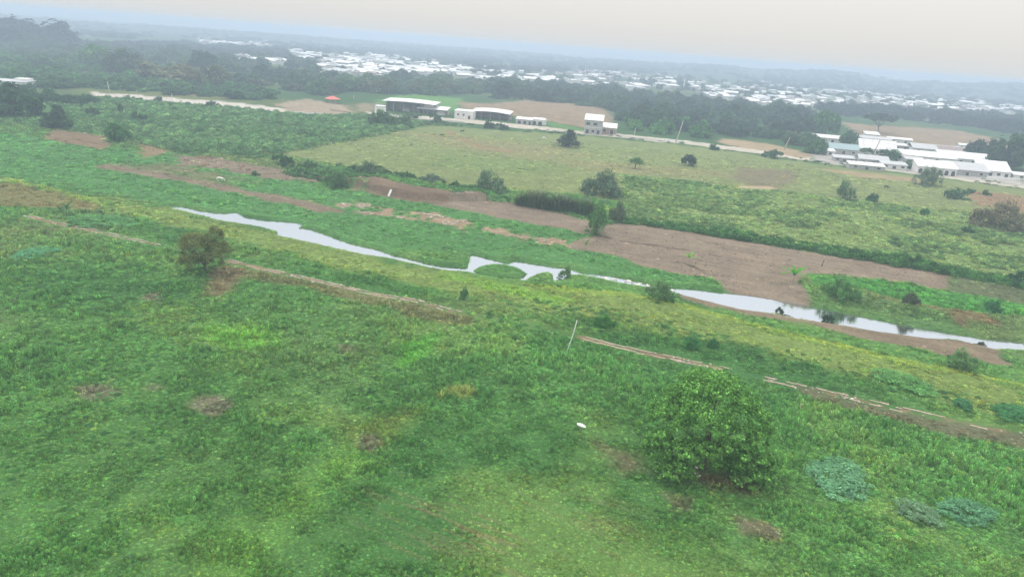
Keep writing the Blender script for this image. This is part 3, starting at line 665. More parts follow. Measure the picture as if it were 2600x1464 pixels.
tree(-60,98,54,116,'low1',(40,52,46),'huge dark spreading tree rising above the woods at the left edge')
tree(1225,1256,302,326,'bush0',(66,96,60),'dark rounded bush beside the road below the second shed','bush','bush')
tree(1256,1292,314,330,'bush1',(66,94,60),'flat dark bush right of the rounded roadside bush','bush','bush')
tree(1800,1828,365,382,'bush0',(66,104,66),'green bush on the road verge left of the tan strip','bush','bush')
tree(1940,1990,382,402,'bush1',(70,104,68),'long low bush on the road verge below the yellow pole','bush','bush')
tree(930,990,286,322,'low0',(76,112,64),'bushy tree where the scrub meets the pasture')
tree(990,1050,292,322,'low1',(78,108,66),'leafy thicket beside the pasture corner','thicket','thicket')
tree(1010,1070,282,300,'bush0',(84,116,74),'pale bush in front of the big open shed','bush','bush')
tree(1090,1120,290,312,'bush1',(82,112,74),'small bush below the low white shed','bush','bush')
# near bank
tree(12,116,616,664,'mound',(100,160,118),'bluish green wide bush at the left edge of the near field','bush','bush',sink=6)
tree(1500,1566,802,838,'leafy1',(70,128,62),'green bush above the upper end of the concrete channel','bush','bush',sink=6)
tree(1735,1785,850,890,'leafy0',(76,134,80),'leafy shrub on the light strip above the channel','bush','bush',sink=4)
tree(1795,1828,858,888,'leafy1',(76,134,82),'little shrub beside the leafy shrub above the channel','bush','bush',sink=4)
tree(2250,2400,950,1010,'mound',(104,156,92),'sprawling bush along the near bank above the grey strip','bush','bush',sink=12)
tree(2430,2480,1010,1045,'mound',(84,140,96),'dark teal bush left of the right edge bush','bush','bush',sink=6)
tree(2545,2640,1025,1080,'mound',(78,136,88),'big dark bush at the right edge of the near bank','bush','bush',sink=8)
tree(2412,2482,896,946,'leafy1',(106,146,92),'wispy green bush growing on the sand bar','bush','bush',sink=4)
tree(1640,1718,718,774,'leafy1',(100,138,86),'grey green bush leaning over the narrow rapids','bush','bush',sink=10)
tree(1416,1452,676,712,'leafy0',(96,134,80),'pale leafy bush at the water where the side pool ends','bush','bush',sink=4)
tree(140,300,545,590,'mound',(96,146,92),'low hedge like bush right of the banana plants','bush','bush',sink=10)
tree(2095,2185,722,778,'leafy1',(92,140,82),'green bush on the steep far bank of the river','bush','bush',sink=8)
tree(2290,2330,768,800,'leafy1',(84,96,72),'greyish shrub on the far bank slope','bush','bush',sink=4)
tree(2500,2545,780,815,'leafy0',(64,118,72),'shrub on the far bank near the right edge','bush','bush',sink=4)
tree(1165,1190,728,765,'leafy0',(84,132,88),'upright dark weed bush on the light strip below the river','bush','bush',sink=2)
tree(2060,2260,1150,1290,'mound',(108,158,118),'wide bluish green creeper mound in the near grass','bush','bush',sink=30)
tree(2420,2550,1262,1360,'mound',(104,156,118),'bluish creeper mound near the right edge of the grass','bush','bush',sink=22)
tree(2300,2405,1280,1350,'mound',(120,156,122),'pale greyish creeper mound between the two bluish mounds','bush','bush',sink=18)
tree(1165,1220,900,965,'mound',(92,146,82),'dark leafy weed clump behind the pale yellow mound','bush','bush',sink=10)

# ------------------------------------------------------------------ cane, banana plants
def blades(name, n, h, spread, wid, lean, seed, stems=False):
    rng = np.random.default_rng(seed); V = []; F = []; C = []
    for i in range(n):
        a = rng.uniform(0, 6.283); r = spread * math.sqrt(rng.uniform(0, 1)); bx, by = r * math.cos(a), r * math.sin(a)
        dr = rng.uniform(0, 6.283); hh = h * rng.uniform(0.55, 1.1); ln = lean * rng.uniform(0.2, 1.0) * hh
        dx, dy = math.cos(dr), math.sin(dr); wx, wy = -dy * wid * rng.uniform(0.6, 1.3), dx * wid
        k = len(V)
        V += [(bx - wx, by - wy, 0), (bx + wx, by + wy, 0),
              (bx + dx * ln * 0.4 + wx, by + dy * ln * 0.4 + wy, hh * 0.62), (bx + dx * ln * 0.4 - wx, by + dy * ln * 0.4 - wy, hh * 0.62),
              (bx + dx * ln + wx * 0.1, by + dy * ln + wy * 0.1, hh * (1 - 0.3 * lean)), (bx + dx * ln - wx * 0.1, by + dy * ln - wy * 0.1, hh * (1 - 0.3 * lean))]
        F += [(k, k + 1, k + 2, k + 3), (k + 3, k + 2, k + 4, k + 5)]
        b = rng.uniform(0.65, 1.3); c = (b * rng.uniform(0.9, 1.15), b, b * 0.95)
        C += [c] * 6
    me = np_mesh(name, V, F); set_col(me, 'var', np.array(C)); return me
cane_leaf = [blades('cane_leaves', 420, 5.4, 2.1, 0.13, 0.75, 300 + i) for i in range(2)]
for m_ in cane_leaf: m_.materials.append(M['leaf'])
b = MB()
for i in range(14):
    a = random.uniform(0, 6.28); r = random.uniform(0.2, 1.7)
    b.tube([(r * math.cos(a), r * math.sin(a), -0.2), (r * 1.1 * math.cos(a), r * 1.1 * math.sin(a), 2.2), (r * 1.3 * math.cos(a), r * 1.3 * math.sin(a), 4.6)], [0.07, 0.06, 0.03], 5)
cane_stem = b.mesh('cane_stems'); cane_stem.materials.append(M['palebark'])
ORD = ['first', 'second', 'third', 'fourth', 'fifth', 'sixth', 'seventh', 'eighth', 'ninth', 'tenth', 'eleventh', 'twelfth', 'thirteenth', 'fourteenth']
for i in range(9):
    t = i / 8.0; q = atz(1325 + 160 * t, 520 + 24 * t)
    e = empty('cane_clump', q, random.uniform(0, 6)); sc_ = random.uniform(0.8, 1.2); e.scale = (sc_ * 1.1, sc_ * 1.1, sc_ * random.uniform(0.75, 1.15))
    copy_part('stems', cane_stem, e); copy_part('leaves', cane_leaf[i % 2], e, [k_ * random.uniform(1.2, 1.8) for k_ in A(92, 118, 80)])
    tag(e, ORD[i] + ' clump from the left in the row of tall grey green cane', 'cane', 'row of tall cane above the dry bank')

def banana(px, py, hpx, label, n=8, colr=(84, 160, 56), name='banana_plant'):
    q = atz(px, py); h = 1.15 * hpx * mpp(q); e = tag(empty(name, q, random.uniform(0, 6)), label, 'banana plant')
    MB().tube([(0, 0, -0.1), (0.02, 0, h * 0.25), (0, 0.02, h * 0.5)], [0.09 * h * 0.4, 0.075 * h * 0.4, 0.05 * h * 0.4]).build('stem', M['palebark'], e)
    for i in range(n):
        a = 2 * math.pi * i / n + random.uniform(-0.3, 0.3); ln = h * random.uniform(0.6, 0.85); el = (0.55, 1.35, 0.9)[i % 3] + random.uniform(-.12, .12); wv = ln * 0.11
        V = []; F = []; C = []
        for j in range(6):
            t = j / 5; r = ln * t * math.cos(el * (1 - 0.45 * t)); z = h * 0.48 + ln * (math.sin(el) * t - 0.45 * t * t)
            ww = wv * math.sin(math.pi * min(0.97, 0.12 + 0.85 * t)) ** 0.7
            for s_ in (-1, 0, 1):
                V.append((r * math.cos(a) - s_ * ww * math.sin(a), r * math.sin(a) + s_ * ww * math.cos(a), z + (0.12 * ww if s_ else 0)))
                C.append((1.0, 1.0, 1.0) if s_ else (1.2, 1.2, 0.9))
        for j in range(5):
            for s_ in (0, 1):
                k = j * 3 + s_; F.append((k, k + 1, k + 4, k + 3))
        me = np_mesh('leaf', V, F); set_col(me, 'var', np.array(C)); o = link('leaf', me, M['leaf'], e, smooth=True); o.color = (*A(*colr), 1)
banana(2012, 722, 44, 'bright green banana plant at the corner of the bare field', 9, (96, 176, 64))
banana(1748, 671, 30, 'small bright banana plant in the middle of the bare field', 7, (120, 186, 66))
banana(1487, 632, 24, 'thin young banana plant at the left tip of the bare field', 5, (104, 140, 66))
banana(172, 548, 28, 'dark banana plant left of the low hedge on the near bank', 8, (60, 120, 66))
banana(154, 542, 18, 'smaller dark banana plant left of its taller neighbour', 6, (52, 96, 60))
banana(262, 556, 18, 'little dark banana plant standing alone on the light strip', 5, (46, 84, 56))
banana(650, 645, 16, 'small dark leafy plant right of the olive brown tree', 6, (52, 100, 58))

# ------------------------------------------------------------------ woods behind the road: single trees scattered over the belts
def scatter_px(pts, n, seed):
    P = np.array(pts, float); rng = np.random.default_rng(seed); out = []
    while len(out) < n:
        x = rng.uniform(P[:, 0].min(), P[:, 0].max(), 400); y = rng.uniform(P[:, 1].min(), P[:, 1].max(), 400)
        m = sd_poly(P, x, y, 5) > 0
        out += list(zip(x[m], y[m]))
    return out[:n]
tree_n = 0
def belt(pts, n, wr, hr, cols, label, group, seed, keys=KEYS_T):
    global tree_n
    rng = random.Random(seed)
    for bi, (px, py) in enumerate(sorted(scatter_px(pts, n, seed))):
        q = atz(px, py); wd = rng.uniform(*wr); hg = rng.uniform(*hr) * (0.75 + 0.25 * wd / wr[1])
        c = rng.choice(cols); f = rng.uniform(1.15, 1.9)
        plant_at('tree', q, wd, hg, rng.choice(keys), [k * f for k in A(*c)], (ORD[bi] + ' from the left, ' + label) if n <= 14 else label, 'tree', group, rng.uniform(0, 6.28)); tree_n += 1
DARK = [(56,82,58), (62,90,62), (52,76,58), (70,98,64)]
MIXED = [(64,98,62), (78,116,68), (70,104,66), (92,120,76), (102,110,78)]
belt([(1240,215),(1400,222),(1560,238),(1700,258),(1840,272),(1950,285),(2060,300),(2060,340),(1900,350),(1800,340),(1700,330),(1580,318),(1560,285),(1400,258),(1250,250)], 62, (13, 26), (9, 15), DARK, 'dark leafy tree in the wood behind the two storey house', 'dark wood behind the road', 501)
belt([(1600,310),(1720,315),(1830,340),(1820,355),(1740,350),(1640,335),(1580,330)], 14, (9, 15), (6, 10), [(78,128,64),(72,118,62),(86,132,70)], 'bright green tree in front of the dark wood by the road', 'bright trees by the road', 502)
belt([(2060,290),(2160,290),(2300,300),(2450,318),(2600,345),(2600,330),(2450,300),(2300,285),(2100,275)], 34, (14, 26), (9, 14), [(44,58,50),(50,66,54)], 'dark bluish tree in the wood behind the tan fallow field', 'dark wood behind the fallow field', 503)
belt([(1850,350),(1960,360),(2060,375),(2050,350),(1960,335),(1860,335)], 8, (9, 16), (6, 9), MIXED, 'roadside tree left of the village', 'roadside trees left of the village', 504)
belt([(700,205),(830,215),(1000,210),(1190,222),(1240,235),(1170,245),(1000,238),(860,240),(720,235)], 34, (13, 24), (8, 13), MIXED, 'leafy tree in the wood behind the big open shed', 'wood behind the sheds', 505)
belt([(0,130),(120,140),(260,175),(380,205),(460,222),(640,232),(700,240),(690,262),(560,255),(400,240),(230,228),(100,225),(0,225)], 60, (9, 20), (5, 9), [(74,114,70),(80,124,74),(68,102,66),(88,126,76)], 'bushy green tree in the scrubby woods above the pale road', 'scrubby woods above the pale road', 506, ['low0', 'low1', 'round1'])
belt([(0,100),(150,105),(300,125),(480,140),(560,150),(700,175),(700,200),(600,190),(480,178),(320,165),(150,140),(0,128)], 30, (18, 36), (9, 15), DARK + [(60,88,60)], 'dark tree in the distant woods at upper left', 'distant woods at upper left', 507)
belt([(0,228),(230,240),(240,262),(120,280),(70,280),(0,262)], 16, (7, 14), (4, 8), [(58,92,58),(64,104,62)], 'leafy tree in the thicket left of the pale road', 'thicket left of the pale road', 508, ['low0', 'low1', 'round1'])

# ------------------------------------------------------------------ the town in the distance
def hmesh(kind):
    wl = MB(); rf = MB()
    if kind == 0:      # gable along x
        wl.box(-.5, .5, -.5, .5, 0, .7)
        rf.hull8([(-.56, -.58, .68), (.56, -.58, .68), (.56, 0, .98), (-.56, 0, .98), (-.56, -.58, .73), (.56, -.58, .73), (.56, 0, 1.03), (-.56, 0, 1.03)])
        rf.hull8([(-.56, 0, .98), (.56, 0, .98), (.56, .58, .68), (-.56, .58, .68), (-.56, 0, 1.03), (.56, 0, 1.03), (.56, .58, .73), (-.56, .58, .73)])
    elif kind == 1:    # single slope towards the front
        wl.hull8([(-.5, -.5, 0), (.5, -.5, 0), (.5, .5, 0), (-.5, .5, 0), (-.5, -.5, .7), (.5, -.5, .7), (.5, .5, .95), (-.5, .5, .95)])
        rf.hull8([(-.55, -.56, .69), (.55, -.56, .69), (.55, .56, .96), (-.55, .56, .96), (-.55, -.56, .74), (.55, -.56, .74), (.55, .56, 1.01), (-.55, .56, 1.01)])
    else:              # two levels with parapet and stair block
        wl.box(-.5, .5, -.5, .5, 0, .8).box(.1, .45, .0, .45, .8, 1.12)
        rf.box(-.52, .52, -.52, .52, .8, .86)
    a = wl.mesh('wall'); c = rf.mesh('roof'); return a, c
HM = []
for k in range(3):
    for wm, rm in (('wallwhite', 'roofwhite'), ('wallgrey', 'roofwhite'), ('wallwhite', 'roofgrey')):
        a, c = hmesh(k); a.materials.append(M[wm]); c.materials.append(M[rm]); HM.append((a, c))
house_n = 0
def town(pts, n, wr, hr, label, group, seed, names='house'):
    global house_n
    rng = random.Random(seed)
    for (px, py) in scatter_px(pts, n, seed):
        q = atz(px, py); a, c = rng.choice(HM)
        e = empty(names, q, math.radians(rng.choice([0, 90, 12, -14, 25])) + rng.uniform(-.1, .1))
        ww = rng.uniform(*wr); e.scale = (ww, ww * rng.uniform(0.6, 1.1), rng.uniform(*hr))
        copy_part('wall', a, e); copy_part('roof', c, e); tag(e, label, 'house', group); house_n += 1
town([(823,145),(900,142),(980,148),(1060,158),(1135,172),(1130,182),(1060,190),(980,196),(900,188),(830,200),(822,175)], 80, (12, 26), (5, 8.5), 'white roofed house in the dense middle of the distant town', 'dense town quarter', 601)
town([(724,132),(760,132),(830,142),(830,155),(770,158)], 18, (12, 24), (5, 8), 'white roofed house at the upper left tip of the town', 'upper left tip of the town', 602)
town([(650,152),(700,154),(740,165),(735,170),(660,160),(618,158)], 12, (12, 22), (4, 6.5), 'white house in the short row left of the town', 'short row left of the town', 603)
town([(516,106),(572,112),(620,114),(680,112),(620,119),(570,121)], 12, (20, 36), (5, 9), 'pale house in the far group at upper left', 'far group at upper left', 604)
town([(1135,165),(1200,172),(1270,180),(1300,192),(1300,212),(1210,214),(1150,195)], 28, (13, 26), (4.5, 8), 'white house among trees at the right end of the dense quarter', 'right end of the dense quarter', 605)
town([(1273,186),(1380,196),(1465,182),(1600,192),(1720,198),(1700,232),(1600,228),(1510,220),(1400,212),(1290,210)], 48, (12, 26), (4.5, 8), 'white house in the scattered row above the dark wood', 'scattered row above the dark wood', 606)
town([(1732,222),(1800,212),(1900,212),(2090,232),(2090,275),(1980,272),(1900,258),(1820,256)], 44, (12, 24), (4.5, 7.5), 'pale house in the row right of the white mast', 'row right of the white mast', 607)
town([(2076,232),(2200,235),(2300,246),(2440,262),(2600,270),(2600,302),(2440,290),(2300,275),(2100,270)], 50, (12, 28), (4.5, 7.5), 'pale house in the hazy row at the far right', 'hazy row at the far right', 608)
belt([(640,150),(760,160),(830,205),(1000,205),(1180,205),(1300,215),(1240,240),(1000,215),(820,215),(700,195)], 26, (14, 26), (9, 14), DARK, 'dark tree along the near edge of the town', 'trees along the near edge of the town', 509)
belt([(830,140),(1000,150),(1150,170),(1300,185),(1500,190),(1800,215),(2100,240),(2500,280),(2500,268),(2100,228),(1800,200),(1500,175),(1150,155),(900,135)], 32, (10, 20), (6, 11), [(50,70,56),(58,80,60)], 'dark tree between the houses of the town', 'trees between the town houses', 510)
town([(0,219),(40,222),(40,228),(0,226)], 1, (22, 24), (5, 6), 'long pale roofed house at the left edge behind the dark tall tree', None, 611)
town([(0,178),(20,180),(20,183),(0,182)], 1, (18, 20), (4, 5), 'grey roofed house at the left edge in the woods', None, 612)

# ------------------------------------------------------------------ sheds and houses along the road
ra, rb = at(1000, 294), at(1735, 361)
ROADZ = math.atan2(rb[1] - ra[1], rb[0] - ra[0])
def windows(parent, items, depth, matname='dark', frame='wallwhite'):
    for (x, z, ww, hh) in items:
        m_ = MB()
        t = 0.12
        m_.box(x - ww / 2 - t, x + ww / 2 + t, depth - 0.08, depth + 0.05, z + hh, z + hh + t).box(x - ww / 2 - t, x + ww / 2 + t, depth - 0.08, depth + 0.05, z - t, z)
        m_.box(x - ww / 2 - t, x - ww / 2, depth - 0.08, depth + 0.05, z, z + hh).box(x + ww / 2, x + ww / 2 + t, depth - 0.08, depth + 0.05, z, z + hh)
        f = m_.build('window', M[frame], parent)
        MB().box(x - ww / 2, x + ww / 2, depth - 0.025, depth + 0.04, z, z + hh).build('pane', M[matname], f)
def place(x0, x1, yfoot, label, cat, name, rz=ROADZ):
    q = atz((x0 + x1) / 2, yfoot); wd = (x1 - x0) * mpp(q) / max(0.6, math.cos(math.atan2(q.x, q.y) + rz))
    return tag(empty(name, q, rz), label, cat), wd
def roof_gable(e, w, d, h, rise, matn, ov=0.6, t=0.18):
    b = MB()
    for s_ in (-1, 1):
        y0, y1 = (-d / 2 - ov, 0) if s_ < 0 else (0, d / 2 + ov)
        z0, z1 = (h, h + rise) if s_ < 0 else (h + rise, h)
        b.hull8([(-w / 2 - ov, y0, z0), (w / 2 + ov, y0, z0), (w / 2 + ov, y1, z1), (-w / 2 - ov, y1, z1), (-w / 2 - ov, y0, z0 + t), (w / 2 + ov, y0, z0 + t), (w / 2 + ov, y1, z1 + t), (-w / 2 - ov, y1, z1 + t)])
    return b.build('roof', M[matn], e)
def roof_shed(e, w, d, h, rise, matn, ov=0.6, t=0.2, bow=0.0):
    b = MB(); n = 8
    for i in range(n):
        xa, xb = -w / 2 - ov + (w + 2 * ov) * i / n, -w / 2 - ov + (w + 2 * ov) * (i + 1) / n
        za, zb = bow * (1 - (2 * xa / (w + 2 * ov)) ** 2), bow * (1 - (2 * xb / (w + 2 * ov)) ** 2)
        b.hull8([(xa, -d / 2 - ov, h + za), (xb, -d / 2 - ov, h + zb), (xb, d / 2 + ov, h + rise + zb), (xa, d / 2 + ov, h + rise + za),
                 (xa, -d / 2 - ov, h + t + za), (xb, -d / 2 - ov, h + t + zb), (xb, d / 2 + ov, h + rise + t + zb), (xa, d / 2 + ov, h + rise + t + za)])
    return b.build('roof', M[matn], e)
def walls(e, w, d, h, matn, hb=None):
    hb = hb or h
    return MB().hull8([(-w / 2, -d / 2, -0.3), (w / 2, -d / 2, -0.3), (w / 2, d / 2, -0.3), (-w / 2, d / 2, -0.3), (-w / 2, -d / 2, h), (w / 2, -d / 2, h), (w / 2, d / 2, hb), (-w / 2, d / 2, hb)]).build('wall', M[matn], e)

def open_shed(x0, x1, yf, h, d, rise, label, nposts=5, bow=0.0, back='wallgrey', name='open_shed'):
    e, wd = place(x0, x1, yf, label, 'shed', name)
    e.location = Vector(e.location) + Vector((-math.sin(e.rotation_euler[2]), math.cos(e.rotation_euler[2]), 0)) * d / 2
    roof_shed(e, wd, d, h, rise, 'roofwhite', 0.8, 0.25, bow)
    for i in range(nposts):
        x = -wd / 2 + wd * i / (nposts - 1)
        MB().box(x - .16, x + .16, -d / 2 + .1, -d / 2 + .42, -.3, h + bow * (1 - (2 * x / wd) ** 2) - 0.02).build('post', M['wallgrey'], e)
    MB().box(-wd / 2 + .2, wd / 2 - .2, d / 2 - .4, d / 2 - .15, -.3, h + rise * 0.9).build('back_wall', M[back], e)
    for s_ in (-1, 1):
        MB().box(s_ * wd / 2 - .12, s_ * wd / 2 + .12, -d * 0.1, d / 2 - .42, -.3, h + rise * 0.45 - 0.1).build('side_wall', M[back], e)
    return e, wd
e, wd = open_shed(976, 1098, 286, 6.4, 15, 1.0, 'big open shed with a thin white roof and dark inside', 6, 0.6)
MB().box(wd * .28, wd * .46, -3.0, -2.6, 4.3, 6.3).build('hanging_panel', M['white'], e)
MB().box(-wd * .18, -wd * .02, -1, 1.5, -.2, 2.2).build('stacked_crate', M['wallgrey'], e)
e, wd = place(955, 976, 291, 'small white block room left of the big open shed', 'building', 'block_room'); walls(e, wd, 5, 5.6, 'wallwhite'); roof_shed(e, wd, 5, 5.62, 0.2, 'roofwhite', 0.15); windows(e, [(0, 2.6, wd * .5, 1.2)], -2.5, 'wallgrey')
e, wd = open_shed(1062, 1131, 291, 3.4, 9, 1.6, 'low white roofed shed right of the big open shed', 4)
MB().box(wd * .15, wd * .42, -3, 2, -.2, 2.6).build('side_room', M['wallwhite'], e)
e, wd = place(1158, 1203, 301, 'white walled building joined to the bow roofed shed', 'building', 'white_building'); walls(e, wd, 9, 5.2, 'wallwhite'); roof_shed(e, wd, 9, 5.22, 0.5, 'roofwhite', 0.3); windows(e, [(-wd * .3, 2.2, 1.3, 1.3), (0, 2.2, 1.3, 1.3), (wd * .3, 0.2, 1.4, 2.4)], -4.5)
e, wd = open_shed(1199, 1290, 304, 4.2, 13, 1.2, 'bow roofed shed with a brown brick inside', 5, 0.9, 'wallbrown')
e, wd = place(1312, 1352, 315, 'small shed with white roof and dark doorways', 'shed', 'small_shed'); walls(e, wd, 7, 3.2, 'wallgrey', 4.0); roof_shed(e, wd, 7, 3.22, 0.9, 'roofwhite', 0.4); windows(e, [(-wd * .3, 0.1, 2.2, 2.2), (wd * .05, 0.1, 2.0, 2.2), (wd * .35, 0.1, 1.6, 2.2)], -3.5)
e, wd = place(1352, 1386, 317, 'white round ended hut beside the small shed', 'hut', 'round_hut')
b = MB(); k = 14; pr = []
for i in range(k + 1):
    a = -math.pi / 2 + math.pi * i / k; pr.append((wd * .2 + wd * .3 * math.cos(a), 3.2 * math.sin(a)))
pr = [(-wd / 2, -3.2)] + pr + [(-wd / 2, 3.2)]
for i in range(len(pr)):
    a, c = pr[i], pr[(i + 1) % len(pr)]; b.quad((a[0], a[1], -.3), (c[0], c[1], -.3), (c[0], c[1], 3.6), (a[0], a[1], 3.6))
b.build('wall', M['wallwhite'], e)
b = MB(); n0 = len(pr); b.v = [(x * 1.06, y * 1.08, 3.6) for x, y in pr] + [(x * 0.9, y * 0.75, 4.5) for x, y in pr]; b.f = [(i, (i + 1) % n0, (i + 1) % n0 + n0, i + n0) for i in range(n0)] + [tuple(range(n0, 2 * n0)), tuple(range(n0))[::-1]]
b.build('roof', M['roofwhite'], e); windows(e, [(-wd * .3, 0.1, 1.8, 2.3), (wd * .1, 0.1, 2.4, 2.3)], -3.2)
e, wd = place(1484, 1527, 339, 'two storey grey house with a sloping white roof by the road', 'house', 'two_storey_house')
walls(e, wd, 8.5, 8.6, 'wallgrey', 11.4); roof_shed(e, wd, 8.5, 8.62, 3.0, 'roofwhite', 0.5)
MB().box(-wd / 2 - .15, wd / 2 + .15, -4.25 - .2, -4.252, 4.1, 4.5).build('floor_band', M['wallwhite'], e)
windows(e, [(-wd * .3, 5.6, 2.4, 1.6), (wd * .1, 5.6, 2.6, 1.6), (-wd * .32, 0.2, 2.0, 2.6), (0, 1.0, 1.8, 1.8), (wd * .3, 0.2, 2.0, 2.6)], -4.25)
e, wd = place(1528, 1563, 340, 'single storey annex right of the two storey house', 'house', 'annex'); walls(e, wd, 7, 4.0, 'wallbrown', 6.2); roof_shed(e, wd, 7, 4.02, 2.4, 'roofwhite', 0.4); windows(e, [(-wd * .3, 1.4, 2.0, 1.6), (wd * .2, 0.2, 2.2, 2.6)], -3.5)
# red pavilion
e, wd = place(827, 862, 262, 'small pavilion with a red hipped roof in the dirt yard', 'pavilion', 'pavilion')
b = MB(); R_ = wd / 2
b.v = [(R_ * math.cos(i * math.pi / 4 + .39), R_ * math.sin(i * math.pi / 4 + .39), 3.0) for i in range(8)] + [(0, 0, 5.2)] + [(R_ * math.cos(i * math.pi / 4 + .39), R_ * math.sin(i * math.pi / 4 + .39), 2.85) for i in range(8)]
b.f = [(i, (i + 1) % 8, 8) for i in range(8)] + [(9 + i, 9 + (i + 1) % 8, (i + 1) % 8, i) for i in range(8)] + [tuple(9 + i for i in range(8))[::-1]]
b.build('roof', M['roofred'], e)
for i in range(6):
    a = i * math.pi / 3; x, y = R_ * .72 * math.cos(a), R_ * .72 * math.sin(a); MB().tube([(x, y, -.3), (x, y, 2.9)], [.14, .12], 6).build('post', M['wood'], e)
MB().tube([(0, 0, -.3), (0, 0, .35)], [R_ * .75, R_ * .75], 12).build('floor_slab', M['concrete'], e)
# low white walls and blocks by the yard and road
def low_wall(x0, y0, x1, y1, h, label, matn='white', name='low_wall', th=0.4):
    a, c = atz(x0, y0), atz(x1, y1); d = (c - a); ln = d.length; e = tag(empty(name, a, math.atan2(d.y, d.x)), label, 'wall')
    n = max(2, int(ln / 3))
    for i in range(n):
        MB().box(ln * i / n + .02, ln * (i + 1) / n - .02, -th / 2, th / 2, -.3, h * random.uniform(.85, 1.05)).build('panel', M[matn], e)
low_wall(733, 287, 835, 293, 1.2, 'long low white wall along the front of the dirt yard')
low_wall(838, 280, 892, 287, 1.0, 'short beige low wall at the right of the dirt yard', 'concrete')
low_wall(985, 296, 1080, 301, 1.1, 'broken white wall in front of the big open shed')
low_wall(1085, 306, 1180, 311, 1.0, 'low pale wall between the two sheds', 'palestone')
low_wall(1560, 345, 1690, 360, 1.0, 'long pale broken wall right of the two storey house', 'palestone')
low_wall(1690, 357, 1735, 363, 1.3, 'white wall stub beside the tall utility pole')
low_wall(2060, 407, 2130, 416, 0.9, 'pale low wall at the left end of the village', 'palestone')
low_wall(2505, 452, 2590, 458, 1.2, 'white low wall at the right end of the village')
low_wall(2540, 466, 2600, 472, 1.0, 'pale wall at the right edge below the village', 'palestone')
# village
VZ = ROADZ
def vhouse(x0, x1, ytop, yf, label, wm, rm, wins, depth=10, kind='gable', name='village_house', cat='house', wall_h=3.0):
    e, wd = place(x0, x1, yf, label, cat, name, VZ)
    pr = (yf - ytop) * mpp(e.location); hh = max(wall_h * 0.6, min(wall_h, pr * 0.6)); rise = max(0.5, pr - hh - depth * 0.09)
    if kind == 'gable': walls(e, wd, depth, hh, wm); roof_gable(e, wd, depth, hh + .02, rise, rm)
    else: walls(e, wd, depth, hh, wm, hh + rise); roof_shed(e, wd, depth, hh + .02, rise, rm, 0.5)
    if wins:
        windows(e, [(-wd / 2 + wd * (i + .5) / wins, 0.2 if i % 2 else 0.9, min(1.8, wd / wins * .5), hh * .62 if i % 2 else hh * .42) for i in range(wins)], -depth / 2)
    return e, wd
vhouse(2196,2224,336,353,'white box shaped house with one dark window behind the village','wallwhite','roofwhite',1,7,'shed',wall_h=3.6)
vhouse(2178,2248,345,361,'long grey roofed house in front of the white box house','wallgrey','roofgrey',4,9)
vhouse(2106,2166,365,390,'house with a teal metal roof','wallgrey','roofteal',3,10)
vhouse(2183,2256,356,389,'white roofed house right of the dark leafy village tree','wallwhite','roofwhite',3,12)
vhouse(2252,2312,364,379,'long low white roofed house in the back row of the village','wallgrey','roofwhite',4,9)
vhouse(2326,2440,368,390,'wide pale grey roofed hall in the back row','wallwhite','roofgrey',5,14)
vhouse(2394,2494,376,396,'house with a long brown roof at the back of the village','wallgrey','roofbrown',4,10)
vhouse(2300,2400,386,408,'broad white roof in the middle of the village','wallwhite','roofwhite',4,14,'shed')
vhouse(2402,2512,390,414,'broad white roof with dark vents at the right of the village','wallwhite','roofwhite',5,14,'shed')
vhouse(2181,2240,395,418,'grey roofed house beside the small umbrella tree','wallgrey','roofgrey',3,9)
vhouse(2042,2134,342,360,'long pale roof behind the bushy village tree','wallwhite','roofwhite',5,7)
vhouse(2160,2232,414,430,'low white roofed shed at the front of the village','wallgrey','roofwhite',3,6,'shed','village_shed','shed')
vhouse(2408,2484,416,443,'grey fronted house beside the arched white building','wallgrey','roofgrey',3,9,'shed')
vhouse(2486,2542,414,446,'white house at the right end of the front row','wallwhite','roofwhite',4,9,'shed')
vhouse(2573,2600,440,454,'small white kiosk at the right edge of the village','wallwhite','roofwhite',1,5,'shed','kiosk','kiosk')
vhouse(2080,2112,378,392,'small white stall left of the teal roofed house','wallwhite','roofwhite',2,5,'shed','stall','stall')
vhouse(2258,2300,380,394,'small white roof just right of the round village tree','wallwhite','roofwhite',2,7)
vhouse(2262,2300,392,406,'small brown roofed hut below the small white roof','wallgrey','roofbrown',2,6)
vhouse(2300,2336,400,414,'grey roofed hut left of the arched white building','wallgrey','roofgrey',2,6,'shed')
vhouse(2240,2290,412,428,'pale flat roofed house in front of the round village tree','wallwhite','roofgrey',3,6,'shed')
vhouse(2118,2162,396,410,'low grey roof in front of the teal roofed house','wallgrey','roofgrey',3,6,'shed')
vhouse(2440,2492,366,378,'small white roof behind the long brown roof','wallwhite','roofwhite',2,8)
vhouse(2512,2552,392,408,'white roofed hut beside the pale pole at the right','wallwhite','roofwhite',2,6)
vhouse(2256,2304,350,363,'white roofed hut at the edge of the tan fallow field','wallwhite','roofwhite',2,6)
e, wd = vhouse(2332,2406,411,440,'white building with a row of arched openings','wallwhite','roofwhite',0,9,'shed','arched_building','building',3.6)
for i in range(6):
    x = -wd / 2 + wd * (i + .5) / 6; r = wd / 6 * .3; b = MB(); ring = [(x - r, 0.0)] + [(x - r * math.cos(a), 1.7 + r * math.sin(a)) for a in np.linspace(0, math.pi, 9)] + [(x + r, 0.0)]
    n0 = len(ring); b.v = [(u_, -4.53, v_) for u_, v_ in ring] + [(u_, -4.47, v_) for u_, v_ in ring]; b.f = [tuple(range(n0))] + [(k, (k + 1) % n0, (k + 1) % n0 + n0, k + n0) for k in range(n0)]
    b.build('arch_opening', M['dark'], e)

